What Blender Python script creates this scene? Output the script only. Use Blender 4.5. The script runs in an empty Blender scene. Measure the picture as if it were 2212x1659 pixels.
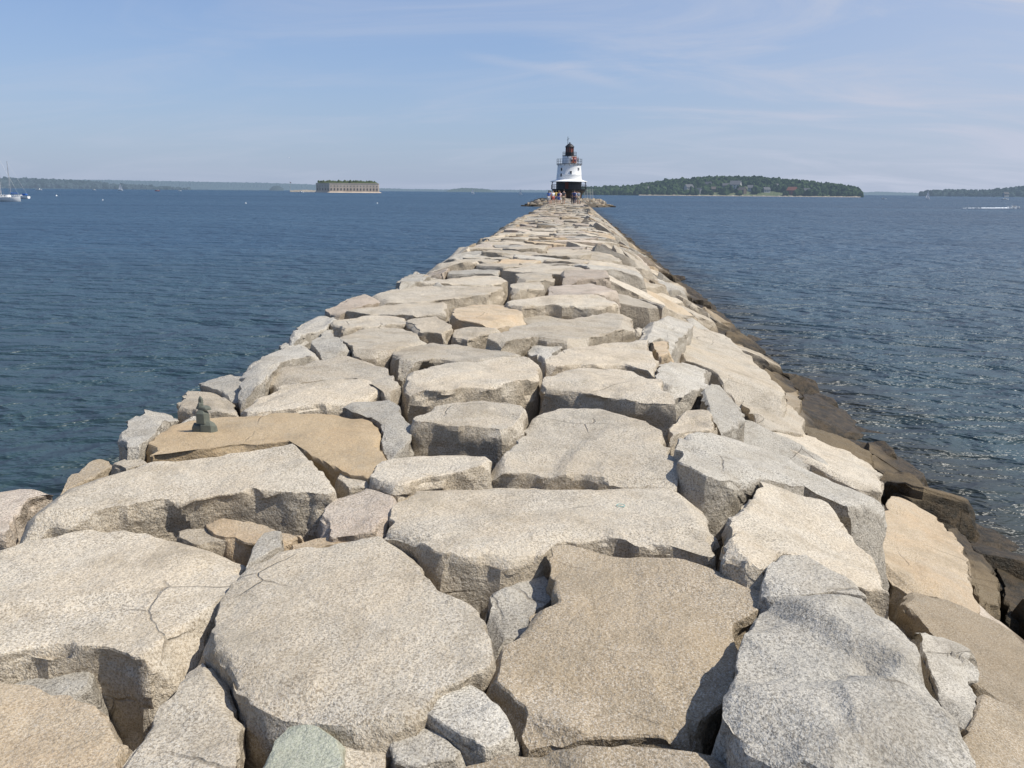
import bpy, bmesh, math, random
from mathutils import Vector, Matrix, noise
from mathutils.bvhtree import BVHTree
R=math.radians; random.seed(7)
S=bpy.context.scene; C=S.collection
# ---------------------------------------------------------------- camera
F=1790.0; CX=1106.0; CY=829.5; CAMZ=1.7; WZ=-2.2
pit=R(13.08); yaw=R(3.8); rol=R(0.49)
f=Vector((-math.sin(yaw)*math.cos(pit),math.cos(yaw)*math.cos(pit),-math.sin(pit)))
r0=Vector((math.cos(yaw),math.sin(yaw),0)); u0=r0.cross(f)
u=u0*math.cos(rol)-r0*math.sin(rol); r=r0*math.cos(rol)+u0*math.sin(rol)
cam=bpy.data.objects.new('camera',bpy.data.cameras.new('camera')); C.objects.link(cam)
M=Matrix((( r.x,u.x,-f.x,0),(r.y,u.y,-f.y,0),(r.z,u.z,-f.z,CAMZ),(0,0,0,1)))
cam.matrix_world=M; cam.data.sensor_width=36; cam.data.lens=F/2212*36
cam.data.clip_start=.05; cam.data.clip_end=60000; S.camera=cam
CP=Vector((0,0,CAMZ))
def ray(px,py): return f+r*((px-CX)/F)+u*((CY-py)/F)
def P(px,py,z=0.0):
    d=ray(px,py); return CP+d*((z-CAMZ)/d.z)
def hy(px): return 404+.0085*px
def far(px,D,z=0.0):
    d=ray(px,hy(px)); return Vector((d.x*D,d.y*D,z))
def zat(px,py,D):
    a=far(px,D); H=math.hypot(a.x,a.y); d=ray(px,py)
    return CAMZ+d.z*H/math.hypot(d.x,d.y)
# ---------------------------------------------------------------- helpers
def tag(o,label=None,cat=None,group=None,kind=None):
    if label:o['label']=label
    if cat:o['category']=cat
    if group:o['group']=group
    if kind:o['kind']=kind
    return o
def empty(name,loc,rz=0,label=None,cat=None,group=None):
    o=bpy.data.objects.new(name,None); C.objects.link(o); o.location=loc; o.rotation_euler=(0,0,rz)
    return tag(o,label,cat,group)
def link(name,me,mats,parent=None,loc=None):
    o=bpy.data.objects.new(name,me); C.objects.link(o)
    for m in (mats if isinstance(mats,(list,tuple)) else [mats]): me.materials.append(m)
    if parent:o.parent=parent
    if loc is not None:o.location=loc
    return o
def obj(name,bm,mat,parent=None,loc=None,smooth=False):
    me=bpy.data.meshes.new(name); bm.normal_update(); bm.to_mesh(me); bm.free()
    if smooth:
        for p in me.polygons:p.use_smooth=True
        me.set_sharp_from_angle(angle=R(40))
    return link(name,me,mat,parent,loc)
def box(bm,c,s,rot=None):
    m=Matrix.Translation(Vector(c))
    if rot is not None:m=m@rot
    m=m@Matrix.Diagonal((s[0],s[1],s[2],1))
    bmesh.ops.create_cube(bm,size=1,matrix=m)
def tube(bm,a,b,ra,rb=None,n=8):
    a=Vector(a);b=Vector(b);rb=ra if rb is None else rb
    d=b-a; L=d.length
    if L<1e-6:return
    q=d.to_track_quat('Z','Y').to_matrix().to_4x4()
    bmesh.ops.create_cone(bm,cap_ends=True,segments=n,radius1=ra,radius2=rb,depth=L,matrix=Matrix.Translation((a+b)/2)@q)
def lathe(bm,prof,n=32,a0=0):
    rings=[]
    for (rr,z) in prof:
        rings.append([bm.verts.new((rr*math.cos(a0+2*math.pi*i/n),rr*math.sin(a0+2*math.pi*i/n),z)) for i in range(n)])
    for k in range(len(rings)-1):
        for i in range(n):
            j=(i+1)%n
            bm.faces.new((rings[k][i],rings[k][j],rings[k+1][j],rings[k+1][i]))
    bm.faces.new(rings[0][::-1]); bm.faces.new(rings[-1])
def ringrail(bm,rad,z,t,n=40):
    for i in range(n):
        a=2*math.pi*i/n;b=2*math.pi*(i+1)/n
        tube(bm,(rad*math.cos(a),rad*math.sin(a),z),(rad*math.cos(b),rad*math.sin(b),z),t,n=5)
# ---------------------------------------------------------------- materials
def newmat(name):
    m=bpy.data.materials.new(name); m.use_nodes=True; nt=m.node_tree
    return m,nt,nt.nodes,nt.links,nt.nodes['Principled BSDF']
def plain(name,col,rough=.6,metal=0,var=.12,scale=4):
    m,nt,N,L,b=newmat(name)
    tc=N.new('ShaderNodeTexCoord'); nz=N.new('ShaderNodeTexNoise'); nz.inputs['Scale'].default_value=scale; nz.inputs['Detail'].default_value=5
    L.new(tc.outputs['Object'],nz.inputs['Vector'])
    mx=N.new('ShaderNodeMix'); mx.data_type='RGBA'
    mx.inputs[6].default_value=(*[c*(1-var) for c in col],1); mx.inputs[7].default_value=(*[min(1,c*(1+var)) for c in col],1)
    L.new(nz.outputs['Fac'],mx.inputs[0]); L.new(mx.outputs[2],b.inputs['Base Color'])
    b.inputs['Roughness'].default_value=rough; b.inputs['Metallic'].default_value=metal
    return m
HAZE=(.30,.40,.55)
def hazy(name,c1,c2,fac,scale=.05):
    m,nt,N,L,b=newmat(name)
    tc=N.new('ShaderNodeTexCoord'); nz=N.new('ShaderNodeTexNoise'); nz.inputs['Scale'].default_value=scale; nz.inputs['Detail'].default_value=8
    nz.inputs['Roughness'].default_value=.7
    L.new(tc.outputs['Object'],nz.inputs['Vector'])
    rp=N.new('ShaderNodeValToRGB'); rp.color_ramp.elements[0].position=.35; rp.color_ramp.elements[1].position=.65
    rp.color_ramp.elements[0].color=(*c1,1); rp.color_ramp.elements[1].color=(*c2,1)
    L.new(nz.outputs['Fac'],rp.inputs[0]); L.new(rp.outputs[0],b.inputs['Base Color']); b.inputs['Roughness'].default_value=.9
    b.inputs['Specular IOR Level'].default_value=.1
    e=N.new('ShaderNodeEmission'); e.inputs[0].default_value=(*HAZE,1)  # haze painted in: a fixed share of glow stands for distant air
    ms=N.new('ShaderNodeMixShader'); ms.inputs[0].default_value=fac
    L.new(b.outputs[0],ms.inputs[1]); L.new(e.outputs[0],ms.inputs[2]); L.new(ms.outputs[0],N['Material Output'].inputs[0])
    return m
def granite(name,light,dark,stain,stainamt=.4,speck=1.0,bump=1.0):
    m,nt,N,L,b=newmat(name)
    def mth(op,a,bb=None,cl=False):
        n=N.new('ShaderNodeMath'); n.operation=op; n.use_clamp=cl
        for i,v in enumerate((a,bb)):
            if v is None: continue
            if isinstance(v,(int,float)): n.inputs[i].default_value=v
            else: L.new(v,n.inputs[i])
        return n.outputs[0]
    def nz(scale,det=4,ro=.55,vec=None,dist=0,out='Fac'):
        n=N.new('ShaderNodeTexNoise'); n.inputs['Scale'].default_value=scale; n.inputs['Detail'].default_value=det; n.inputs['Roughness'].default_value=ro; n.inputs['Distortion'].default_value=dist
        L.new(vec or geo.outputs['Position'],n.inputs['Vector']); return n.outputs[out]
    def ramp(v,a,bb):
        n=N.new('ShaderNodeMapRange'); n.inputs[1].default_value=a; n.inputs[2].default_value=bb; L.new(v,n.inputs[0]); return n.outputs[0]
    def mix(fac,a,bb,mode='MIX'):
        n=N.new('ShaderNodeMix'); n.data_type='RGBA'; n.blend_type=mode
        if isinstance(fac,(int,float)): n.inputs[0].default_value=fac
        else: L.new(fac,n.inputs[0])
        for i,v in ((6,a),(7,bb)):
            if isinstance(v,tuple): n.inputs[i].default_value=(*v,1)
            else: L.new(v,n.inputs[i])
        return n.outputs[2]
    geo=N.new('ShaderNodeNewGeometry')
    oi=N.new('ShaderNodeObjectInfo')
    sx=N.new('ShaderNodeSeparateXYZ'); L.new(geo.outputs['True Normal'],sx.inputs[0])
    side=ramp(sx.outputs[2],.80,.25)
    skin=ramp(nz(1.9,4,.6),.38,.66)
    sp=ramp(nz(92,2,.75),.41,.53)
    sp2=ramp(nz(150,1,.6),.53,.62)
    spa=mth('MULTIPLY',mth('ADD',mth('MULTIPLY',skin,-.36),.88),speck)
    c=mix(mth('MULTIPLY',mth('SUBTRACT',1.0,sp),spa),light,dark)
    c=mix(mth('MULTIPLY',sp2,.36*speck),c,(.78,.745,.67))
    st=mth('MULTIPLY',ramp(nz(.95,7,.70,None,.5),.45,.58),stainamt)
    c=mix(st,c,mix(.6,stain,c))
    c=mix(mth('MULTIPLY',ramp(nz(2.3,7,.76),.48,.66),.52),c,mix(.5,dark,(.30,.245,.165)))
    c=mix(mth('MULTIPLY',ramp(nz(1.3,5,.7,None,.3),.54,.64),.38),c,mix(.5,(.34,.335,.30),c))
    br=mth('ADD',mth('MULTIPLY',oi.outputs['Random'],.30),.82)
    cm=N.new('ShaderNodeCombineColor'); [L.new(br,cm.inputs[i]) for i in range(3)]
    c=mix(1.0,c,cm.outputs[0],'MULTIPLY')
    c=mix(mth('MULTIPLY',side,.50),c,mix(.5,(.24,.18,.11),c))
    va=N.new('ShaderNodeVectorMath'); va.operation='SCALE'; va.inputs['Scale'].default_value=.10; L.new(nz(3,3,.6,None,0,'Color'),va.inputs[0])
    vb=N.new('ShaderNodeVectorMath'); vb.operation='ADD'; L.new(geo.outputs['Position'],vb.inputs[0]); L.new(va.outputs[0],vb.inputs[1])
    vo=N.new('ShaderNodeTexVoronoi'); vo.feature='DISTANCE_TO_EDGE'; vo.inputs['Scale'].default_value=1.15; L.new(vb.outputs[0],vo.inputs['Vector'])
    ck=mth('MULTIPLY',ramp(vo.outputs['Distance'],.008,.002),ramp(nz(1.1,2,.5),.56,.62))
    c=mix(mth('MULTIPLY',ck,.45),c,(.12,.095,.065))
    px=N.new('ShaderNodeSeparateXYZ'); L.new(geo.outputs['Position'],px.inputs[0])
    zz=mth('ADD',px.outputs[2],mth('MULTIPLY',nz(.9,4,.65),-1.0))
    br2=ramp(zz,-1.90,-2.22); wet=ramp(zz,-2.14,-2.38)
    c=mix(mth('MULTIPLY',br2,.70),c,(.19,.14,.08))
    c=mix(mth('MULTIPLY',wet,.93),c,mix(ramp(nz(7,4,.7),.4,.6),(.068,.047,.023),(.018,.015,.008)))
    L.new(c,b.inputs['Base Color'])
    b.inputs['Specular IOR Level'].default_value=.25
    L.new(mth('SUBTRACT',.88,mth('MULTIPLY',wet,.40)),b.inputs['Roughness'])
    h=mth('ADD',mth('MULTIPLY',nz(5,7,.74),.060),mth('ADD',mth('MULTIPLY',nz(34,3,.62),.010),mth('MULTIPLY',nz(110,1,.6),.0035)))
    h=mth('SUBTRACT',h,mth('MULTIPLY',ck,.016))
    bp=N.new('ShaderNodeBump'); bp.inputs['Distance'].default_value=1.0
    L.new(mth('ADD',mth('ADD',.68*bump,mth('MULTIPLY',side,.34)),mth('MULTIPLY',wet,.5),True),bp.inputs['Strength'])
    L.new(h,bp.inputs['Height']); L.new(bp.outputs[0],b.inputs['Normal'])
    return m
G={}
G['L']=granite('granite_pale',(.56,.495,.39),(.20,.168,.125),(.48,.36,.215),.58)
G['G']=granite('granite_grey',(.50,.465,.395),(.16,.145,.12),(.42,.345,.24),.35)
G['T']=granite('granite_tan',(.52,.42,.29),(.235,.175,.11),(.49,.32,.165),.8,.75)
G['B']=granite('granite_brown',(.37,.30,.21),(.16,.125,.08),(.30,.22,.125),.7,.9)
G['K']=granite('granite_pinkish',(.54,.46,.37),(.22,.178,.135),(.50,.36,.26),.5)
G['N']=granite('granite_green',(.39,.40,.31),(.20,.20,.155),(.42,.42,.31),.6,.6)
G['W']=granite('granite_wet',(.15,.115,.066),(.055,.042,.023),(.10,.065,.032),.6,.6)
G['R']=granite('granite_rust',(.54,.41,.25),(.30,.22,.13),(.50,.32,.155),.75,.6,.8)
GK=['L','G','T','B','K','N','W','R']; GM=[G[k] for k in GK]
# ---------------------------------------------------------------- rocks
def chaikin(p,k=.04):
    q=[];n=len(p)
    for i in range(n):
        a=p[i];b=p[(i+1)%n]; q.append(a.lerp(b,k)); q.append(a.lerp(b,1-k))
    return q
def resample(p,N):
    n=len(p); seg=[(p[(i+1)%n]-p[i]).length for i in range(n)]; T=sum(seg); out=[];i=0;acc=0
    for k in range(N):
        t=T*k/N
        while acc+seg[i]<t: acc+=seg[i]; i+=1
        out.append(p[i].lerp(p[(i+1)%n],(t-acc)/max(seg[i],1e-9)))
    return out
HALF=Vector((.5,.5,.5))
def facet(p,sc,bl=.30):
    q=p*sc; d,pts=noise.voronoi(q)
    ws=0;vs=0
    for k in range(3):
        w=max(0,1-(d[k]-d[0])/bl); w=w*w
        if w<=0: continue
        g=noise.cell_vector(pts[k]*9.7)
        vs+=w*((g-HALF).dot(q-pts[k])+(g.x-.5)*.3); ws+=w
    return vs/ws
def rock_geo(poly,depth,seed,N=64,det=2,flare=.07,cuts=4,amp=1.0,cr=.010,cutm=1.0,dome=.003,topk=1.0,bigcut=0):
    rnd=random.Random(seed); nn=noise.noise
    rs=resample(chaikin(poly),N)
    c=sum(rs,Vector())/N
    size=sum((p-c).length for p in rs)/N
    off=Vector((rnd.uniform(-99,99),rnd.uniform(-99,99),rnd.uniform(-99,99)))
    if det>=2:
        tops=[.07,.15,.23,.31,.39,.47,.55,.62,.69,.76,.82,.88,.93,.965,.988]; sides=[.035,.07,.11,.16,.22,.29,.37,.46,.57,.72,1]
    elif det==1:
        tops=[.25,.5,.72,.88,.97]; sides=[.12,.28,.5,.75,1]
    else:
        tops=[.5,.94]; sides=[.3,1]
    prof=[(s,dome*size*(1-s*s)) for s in tops]
    nt_=len(prof)
    prof.append((1.0,-cr*.15))
    if det>=1: prof.append((1+cr*.5/size,-cr))
    for t in sides: prof.append((1+(cr*.5+flare*depth*math.sin(min(1,t*1.3)*math.pi*.5))/size*(1 if t<.8 else .7),-cr-(depth-cr)*t))
    nh=[]
    area=sum(rs[i].x*rs[(i+1)%N].y-rs[(i+1)%N].x*rs[i].y for i in range(N)); sg=1 if area>0 else -1
    for i in range(N):
        t=rs[(i+1)%N]-rs[i-1]; v=Vector((t.y,-t.x,0))*sg; nh.append(v.normalized() if v.length>1e-9 else Vector((1,0,0)))
    def side_d(p):
        wp=p+off+Vector((nn(p*2),nn(p*2+HALF*9),nn(p*2-HALF*7)))*.05
        d=nn((p+off)*.9)*.02+facet(wp,1.9,.16)*.095
        if det>=2: d+=facet(wp,4.6,.18)*.070+facet(wp,11,.25)*.030+nn(wp*22)*.003
        return d*amp
    V=[c.copy()+Vector((0,0,dome*size))]
    rim=[side_d(p) if det>=1 else 0 for p in rs]
    chip=[max(0,facet(p+off,3.0,.12)-.03)*.24*amp if det>=1 else 0 for p in rs]
    for k,(s,dz) in enumerate(prof):
        for i,p in enumerate(rs):
            q=c+(p-c)*s
            if s>1:q.z=p.z
            q=Vector((q.x,q.y,q.z+dz))
            if det>=1:
                if k<nt_: q+=nh[i]*(rim[i]*s**5)
                elif k<=nt_+1: q+=nh[i]*rim[i]; q.z-=chip[i]
                else: q+=nh[i]*side_d(q)
                if nt_-3<=k<nt_: q.z-=chip[i]*(.75,.42,.12)[nt_-1-k]
            V.append(q)
    bot=c.copy(); bot.z-=depth; V.append(bot)
    fs=[]
    for i in range(N): fs.append((0,1+i,1+(i+1)%N))
    K=len(prof)
    for k in range(K-1):
        a=1+k*N;b=a+N
        for i in range(N):
            j=(i+1)%N; fs.append((a+i,b+i,b+j,a+j))
    a=1+(K-1)*N
    for i in range(N): fs.append((a+i,len(V)-1,a+(i+1)%N))
    cc=c-Vector((0,0,depth*.35))
    nc=cuts*2 if det>=2 else cuts
    for k in range(nc+bigcut):
        ph=rnd.uniform(0,2*math.pi)
        if k<cuts: th=R(rnd.uniform(-12,22)); dd=size*cutm*rnd.uniform(.02,.08)
        elif k<nc: th=R(rnd.uniform(30,60)); dd=size*cutm*rnd.uniform(.025,.095)
        else: th=R(rnd.uniform(58,76)); dd=size*rnd.uniform(.035,.10)
        n=Vector((math.cos(ph)*math.cos(th),math.sin(ph)*math.cos(th),math.sin(th)))
        hmax=max((v-cc).dot(n) for v in V); o=hmax-dd
        for v in V:
            e=(v-cc).dot(n)-o
            if e>0: v-=n*e
    if det>=1:
        for idx,v in enumerate(V):
            k=(idx-1)//N if 0<idx<len(V)-1 else 0
            p=v+off; w=1 if k<=nt_+1 else max(0,1-(k-nt_-1)*.3)
            if w>0:
                d=nn(p*.8)*.018+facet(p,1.5,.12)*.046*topk
                if det>=2: d+=facet(p,4.0,.14)*.017*topk+nn(p*7)*.004*topk+nn(p*19)*.0014
                v.z+=d*amp*w
    else:
        for v in V:
            v+=noise.noise_vector(v*1.3+off)*.03*amp
    return V,fs,c,size
placed=[]
def rock_obj(poly,depth,seed,mat,det,N,label,group=None,name='granite_block',**kw):
    V,fs,c,size=rock_geo(poly,depth,seed,N,det,**kw)
    o0=Vector((c.x,c.y,c.z-depth))
    me=bpy.data.meshes.new(name); me.from_pydata([tuple(v-o0) for v in V],[],fs); me.update()
    if det>=1:
        for p in me.polygons:p.use_smooth=True
        me.set_sharp_from_angle(angle=R(20))
    o=link(name,me,G[mat] if isinstance(mat,str) else mat,loc=o0)
    tag(o,label,'rock',group)
    return o,[v.copy() for v in V],fs
KS=.59
def trace_poly(pts,h,seed,flat=False):
    rr=random.Random(seed*7+3)
    cx=sum(p[0] for p in pts)/len(pts); cy=sum(p[1] for p in pts)/len(pts)
    c=P(cx,cy,h)
    a=0 if flat else rr.uniform(-.04,.04); b=0 if flat else rr.uniform(-.05,.05)
    if c.x>1.1:
        d=ray(cx,cy); den=d.z+KS*d.x
        t=(h+KS-CAMZ)/den if den<-.03 else 99
        c=CP+d*t
        if c.z<WZ+.15+h*.3: c=P(cx,cy,WZ+.15+h*.3)
        a=-.30; b=rr.uniform(-.04,.03)
    out=[]
    for p in pts:
        d=ray(p[0],p[1])      # z = c.z + a (x-c.x) + b (y-c.y)
        t=(c.z-a*c.x-b*c.y-CAMZ)/(d.z-a*d.x-b*d.y); out.append(CP+d*t)
    return out
T=[
([(-150,1215),(0,1190),(90,1160),(200,1147),(330,1160),(450,1170),(520,1200),(525,1245),(430,1330),(380,1400),(310,1425),(220,1400),(120,1400),(0,1420),(-150,1440)],0,.85,'L','huge pale flat-topped block at the left edge with a broken shadowed front lip'),
([(520,1240),(610,1190),(740,1165),(830,1150),(880,1175),(960,1270),(1020,1300),(1045,1380),(1040,1450),(950,1490),(900,1545),(800,1560),(700,1550),(600,1540),(530,1500),(490,1440),(435,1370),(440,1330)],.03,.9,'L','large pale block in the centre foreground above the greenish stone'),
([(1205,1192),(1330,1175),(1470,1190),(1600,1230),(1650,1275),(1640,1310),(1590,1350),(1600,1430),(1570,1490),(1520,1560),(1500,1590),(1380,1570),(1240,1580),(1140,1590),(1110,1530),(1040,1470),(1055,1425),(1140,1372),(1185,1300)],.03,.9,'B','large brown sunlit slab right of centre in the foreground'),
([(1100,1240),(1180,1222),(1195,1250),(1175,1305),(1125,1368),(1055,1412),(1040,1350),(1060,1290)],-.07,.6,'G','grey faceted stone wedged against the left edge of the brown foreground slab'),
([(1640,1300),(1720,1265),(1810,1262),(1870,1290),(1930,1340),(1970,1390),(2010,1480),(2060,1560),(2080,1620),(2030,1655),(1900,1665),(1700,1640),(1610,1580),(1560,1500),(1600,1440),(1600,1370)],.22,.8,'G','big faceted grey boulder at the lower right, casting shadow on the brown slab'),
([(-150,1480),(0,1470),(80,1470),(180,1495),(250,1520),(285,1580),(270,1640),(240,1760),(-150,1760)],-.05,.8,'T','pale tan block in the bottom left corner'),
([(430,1410),(470,1440),(520,1520),(522,1600),(510,1760),(250,1760),(290,1640),(330,1570),(390,1460)],-.05,.7,'L','pale pointed block between the bottom left block and the centre block'),
([(640,1540),(690,1550),(715,1590),(745,1760),(545,1760),(600,1630)],.0,.5,'N','greenish grey pointed stone at the bottom edge'),
([(715,1565),(830,1560),(835,1600),(825,1760),(745,1760),(722,1630)],-.05,.5,'L','small pale squarish stone beside the greenish stone'),
([(850,1552),(900,1547),(950,1572),(1003,1620),(990,1645),(900,1660),(850,1645),(840,1590)],-.03,.5,'G','small round grey stone at the bottom centre'),
([(935,1462),(1000,1472),(1080,1530),(1112,1568),(1105,1592),(1050,1612),(995,1596),(918,1540),(915,1500)],.0,.5,'G','wedge shaped grey stone in the notch between the two big foreground blocks'),
([(960,1680),(1060,1618),(1200,1600),(1400,1598),(1550,1614),(1620,1650),(1660,1900),(940,1900)],.08,.7,'B','brown rock top cut off by the bottom edge right of centre'),
([(1970,1340),(2040,1365),(2110,1420),(2105,1500),(2085,1560),(2040,1500),(1990,1420)],.0,.6,'G','narrow grey stone squeezed behind the big grey boulder'),
([(1960,1262),(2070,1290),(2212,1380),(2400,1500),(2400,1620),(2212,1545),(2130,1500),(2010,1370),(1950,1300)],.05,.7,'B','long slanted brown slab at the right edge'),
([(2110,1500),(2212,1550),(2300,1600),(2300,1740),(2150,1740),(2080,1600)],.0,.6,'B','brown stone in the bottom right corner'),
([(50,1085),(170,1030),(320,1000),(480,980),(640,960),(665,985),(735,1050),(725,1064),(660,1066),(560,1060),(430,1068),(300,1085),(150,1110),(45,1130)],.10,.8,'L','long pale block lying across the left with a tall speckled brown front face'),
([(0,1060),(60,1052),(115,1066),(50,1085),(40,1110),(20,1150),(-80,1160),(-80,1075)],-.02,.6,'K','pinkish stone at the left edge beyond the long pale block'),
([(130,1055),(170,1010),(210,990),(245,1000),(200,1030)],-.1,.6,'B','small brown stone on the left rim above the water'),
([(240,1000),(290,985),(325,998),(270,1015)],-.02,.4,'L','small pale stone on the left rim below the golden tan slab'),
([(325,945),(390,910),(500,890),(640,890),(800,905),(830,950),(830,1000),(800,1035),(735,1015),(700,1000),(640,958),(480,965),(320,990)],.04,.7,'R','golden tan flat slab carrying the little cairn'),
([(740,992),(770,985),(800,1020),(792,1045),(750,1055),(725,1030)],.02,.4,'L','small upright pale wedge right of the long pale block'),
([(730,1070),(800,1045),(850,1055),(862,1085),(830,1110),(810,1140),(720,1145),(700,1110)],.03,.5,'K','pinkish grey stone between the long pale block and the wide central slab'),
([(815,1000),(900,980),(1000,972),(1055,985),(1062,1010),(980,1022),(900,1035),(860,1050),(808,1030)],.07,.5,'L','low elongated pale stone behind the wide central slab'),
([(860,1085),(900,1052),(1000,1034),(1150,1024),(1300,1034),(1450,1044),(1490,1062),(1520,1100),(1535,1150),(1540,1200),(1470,1185),(1330,1160),(1230,1168),(1180,1195),(1080,1205),(960,1200),(900,1170),(835,1145)],.04,.9,'L','wide cracked central slab with the teal hair band on it'),
([(1075,1000),(1110,960),(1170,885),(1220,874),(1330,882),(1400,902),(1440,950),(1458,1000),(1462,1036),(1300,1028),(1150,1020),(1070,1014)],.05,.8,'L','pale flat slab directly behind the wide central slab'),
([(460,1117),(560,1130),(660,1155),(600,1175),(520,1170),(460,1140)],-.02,.3,'T','small tan flat stone in front of the long pale block'),
([(395,1142),(450,1140),(500,1162),(430,1172),(390,1158)],-.04,.3,'L','small pale chip left of the tan flat stone'),
([(575,1150),(610,1150),(612,1185),(535,1228),(545,1190)],.02,.4,'G','little grey upright wedge behind the centre foreground block'),
([(620,1168),(740,1158),(835,1150),(720,1180),(610,1196)],-.04,.35,'T','thin tan sliver of stone along the back of the centre foreground block'),
([(1480,932),(1560,935),(1640,950),(1720,1000),(1810,1035),(1910,1075),(1900,1105),(1840,1105),(1740,1050),(1640,1035),(1540,1040),(1470,1000),(1458,960)],.15,.85,'G','big pale grey block on the right shoulder with a dark hollow beneath its front'),
([(1630,915),(1720,930),(1820,975),(1905,1020),(1905,1058),(1820,1030),(1720,985),(1640,945)],.05,.7,'L','pale slab lying behind the big grey block on the right shoulder'),
([(1655,1040),(1730,1062),(1800,1105),(1850,1170),(1900,1230),(1930,1290),(1870,1275),(1780,1235),(1700,1195),(1640,1240),(1552,1190),(1585,1120)],.12,.8,'L','tall pale wedge block on the right between the grey shoulder block and the big boulder'),
([(1840,1150),(1940,1072),(2020,1110),(2080,1180),(2110,1290),(2090,1315),(2000,1275),(1930,1240),(1880,1200)],.05,.7,'T','broad smooth light brown slab sloping down on the right'),
([(1650,1250),(1690,1195),(1740,1190),(1830,1240),(1872,1285),(1790,1275),(1700,1290),(1650,1275)],.12,.5,'G','grey jagged stone just behind the big grey boulder'),
([(1900,1000),(1960,1010),(2020,1060),(2030,1110),(1970,1070),(1900,1050)],-.05,.6,'B','brown stone by the right waterline behind the light brown sloping slab'),
([(2040,1130),(2090,1160),(2150,1230),(2160,1300),(2120,1310),(2070,1210)],.0,.7,'W','dark wet rock low on the right beside the light brown sloping slab'),
([(2110,1165),(2190,1210),(2290,1300),(2290,1350),(2180,1320),(2160,1240)],-.02,.6,'W','dark wet rock at the right edge by the water'),
([(1735,910),(1800,925),(1880,978),(1880,1000),(1800,990),(1740,950)],.0,.6,'W','dark wet flat rock on the right below the squared wet rock'),
([(1730,848),(1790,852),(1870,912),(1860,935),(1800,925),(1722,892)],.1,.6,'W','large squared dark wet rock at the right waterline'),
([(1650,790),(1690,798),(1735,845),(1700,862),(1655,835)],.05,.6,'W','dark wet rock above the squared wet rock'),
([(1690,848),(1725,842),(1730,880),(1705,885)],.05,.5,'B','small brown rock left of the squared wet rock'),
([(1600,740),(1650,755),(1680,790),(1650,800),(1620,775)],.0,.6,'W','dark brown weedy rock at the bend of the right waterline'),
([(1515,840),(1545,818),(1600,860),(1612,905),(1560,935),(1522,890)],.12,.6,'G','upright grey faceted stone on the right shoulder'),
([(1535,800),(1600,802),(1680,850),(1735,900),(1735,938),(1640,915),(1605,862)],.05,.6,'L','pale sloping slab between the grey upright stone and the wet rocks'),
([(1445,922),(1480,882),(1530,885),(1545,922),(1490,930),(1450,945)],.0,.5,'L','small pale stone at the corner behind the big grey block'),
([(1422,792),(1470,782),(1530,792),(1522,830),(1500,850),(1430,842)],.02,.5,'G','squarish grey stone right of the twin path blocks'),
([(1402,732),(1445,735),(1450,762),(1422,775),(1410,750)],.0,.4,'T','small tan cube shaped stone on the right of the path'),
([(1450,722),(1500,702),(1560,720),(1620,770),(1700,850),(1690,868),(1600,838),(1540,798),(1480,772)],.15,.8,'L','large pale slab leaning down the right slope'),
([(1382,692),(1440,680),(1500,700),(1478,720),(1448,752),(1440,730),(1390,728)],.10,.6,'G','grey angular stone at the head of the leaning pale slab'),
([(955,872),(1040,865),(1120,868),(1140,885),(1130,912),(1080,926),(1000,922),(900,912),(910,895)],.12,.7,'L','small squared block in the middle of the path with a dark front face'),
([(890,805),(960,788),(1060,775),(1140,770),(1165,790),(1160,815),(1060,832),(960,840),(880,838),(870,825)],.12,.85,'L','massive pale block left of the deep dark gap in the path'),
([(1200,802),(1260,793),(1350,793),(1420,812),(1440,845),(1460,862),(1380,858),(1260,846),(1178,838),(1180,815)],.08,.8,'L','massive pale block right of the deep dark gap in the path'),
([(1195,765),(1250,745),(1330,735),(1395,735),(1415,770),(1420,803),(1350,788),(1260,788),(1182,795)],.06,.7,'L','broad pale block behind the right hand massive block'),
([(735,880),(790,860),(850,872),(890,920),(885,958),(835,985),(825,920),(785,897)],.05,.6,'G','grey tapering stone right of the golden tan slab'),
([(520,882),(600,832),(700,822),(785,817),(828,848),(800,863),(740,878),(640,885),(525,898)],.06,.7,'L','pale flat block directly behind the cairn slab'),
([(590,800),(680,775),(780,765),(830,790),(858,835),(838,852),(795,816),(700,818),(600,828),(575,815)],.08,.7,'L','pale block two rows behind the cairn slab'),
([(255,935),(290,900),(345,878),(380,895),(355,920),(330,945),(305,975),(260,975)],.02,.7,'G','grey stone standing out at the left rim beside the cairn slab'),
([(385,880),(400,842),(440,837),(500,860),(515,885),(440,892)],.0,.6,'L','pale cracked stone at the left rim behind the cairn'),
([(430,826),(500,806),(528,812),(528,858),(500,858),(445,836)],.0,.6,'G','grey fractured stone at the left rim, second behind the cairn'),
([(520,800),(600,755),(660,740),(690,768),(610,788),(560,826),(522,840)],.08,.7,'G','steep grey brown stone on the left rim'),
([(665,742),(710,706),(758,758),(700,768)],.05,.6,'G','grey facet stone on the left side of the path'),
([(730,722),(800,700),(890,712),(925,740),(880,757),(800,764),(762,757)],.06,.7,'L','pale block beside the grey facet stone'),
([(850,757),(930,740),(1040,745),(1125,768),(1080,778),(1000,780),(930,775),(870,788)],.08,.6,'L','low pale sloping stone behind the left massive block'),
([(880,795),(920,772),(960,770),(985,786),(900,800)],-.02,.5,'L','small stone tucked behind the left massive block'),
([(1045,730),(1120,702),(1240,687),(1320,672),(1368,678),(1365,702),(1250,735),(1150,727),(1085,742)],.08,.7,'L','long pale tan slab crossing the middle of the path'),
([(1148,742),(1250,740),(1200,758),(1180,780),(1148,763)],.02,.5,'G','little grey stone in front of the long crossing slab'),
([(972,667),(1050,652),(1120,670),(1140,684),(1060,698),(990,690)],.06,.6,'T','tan tinted block in the middle of the path'),
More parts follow.
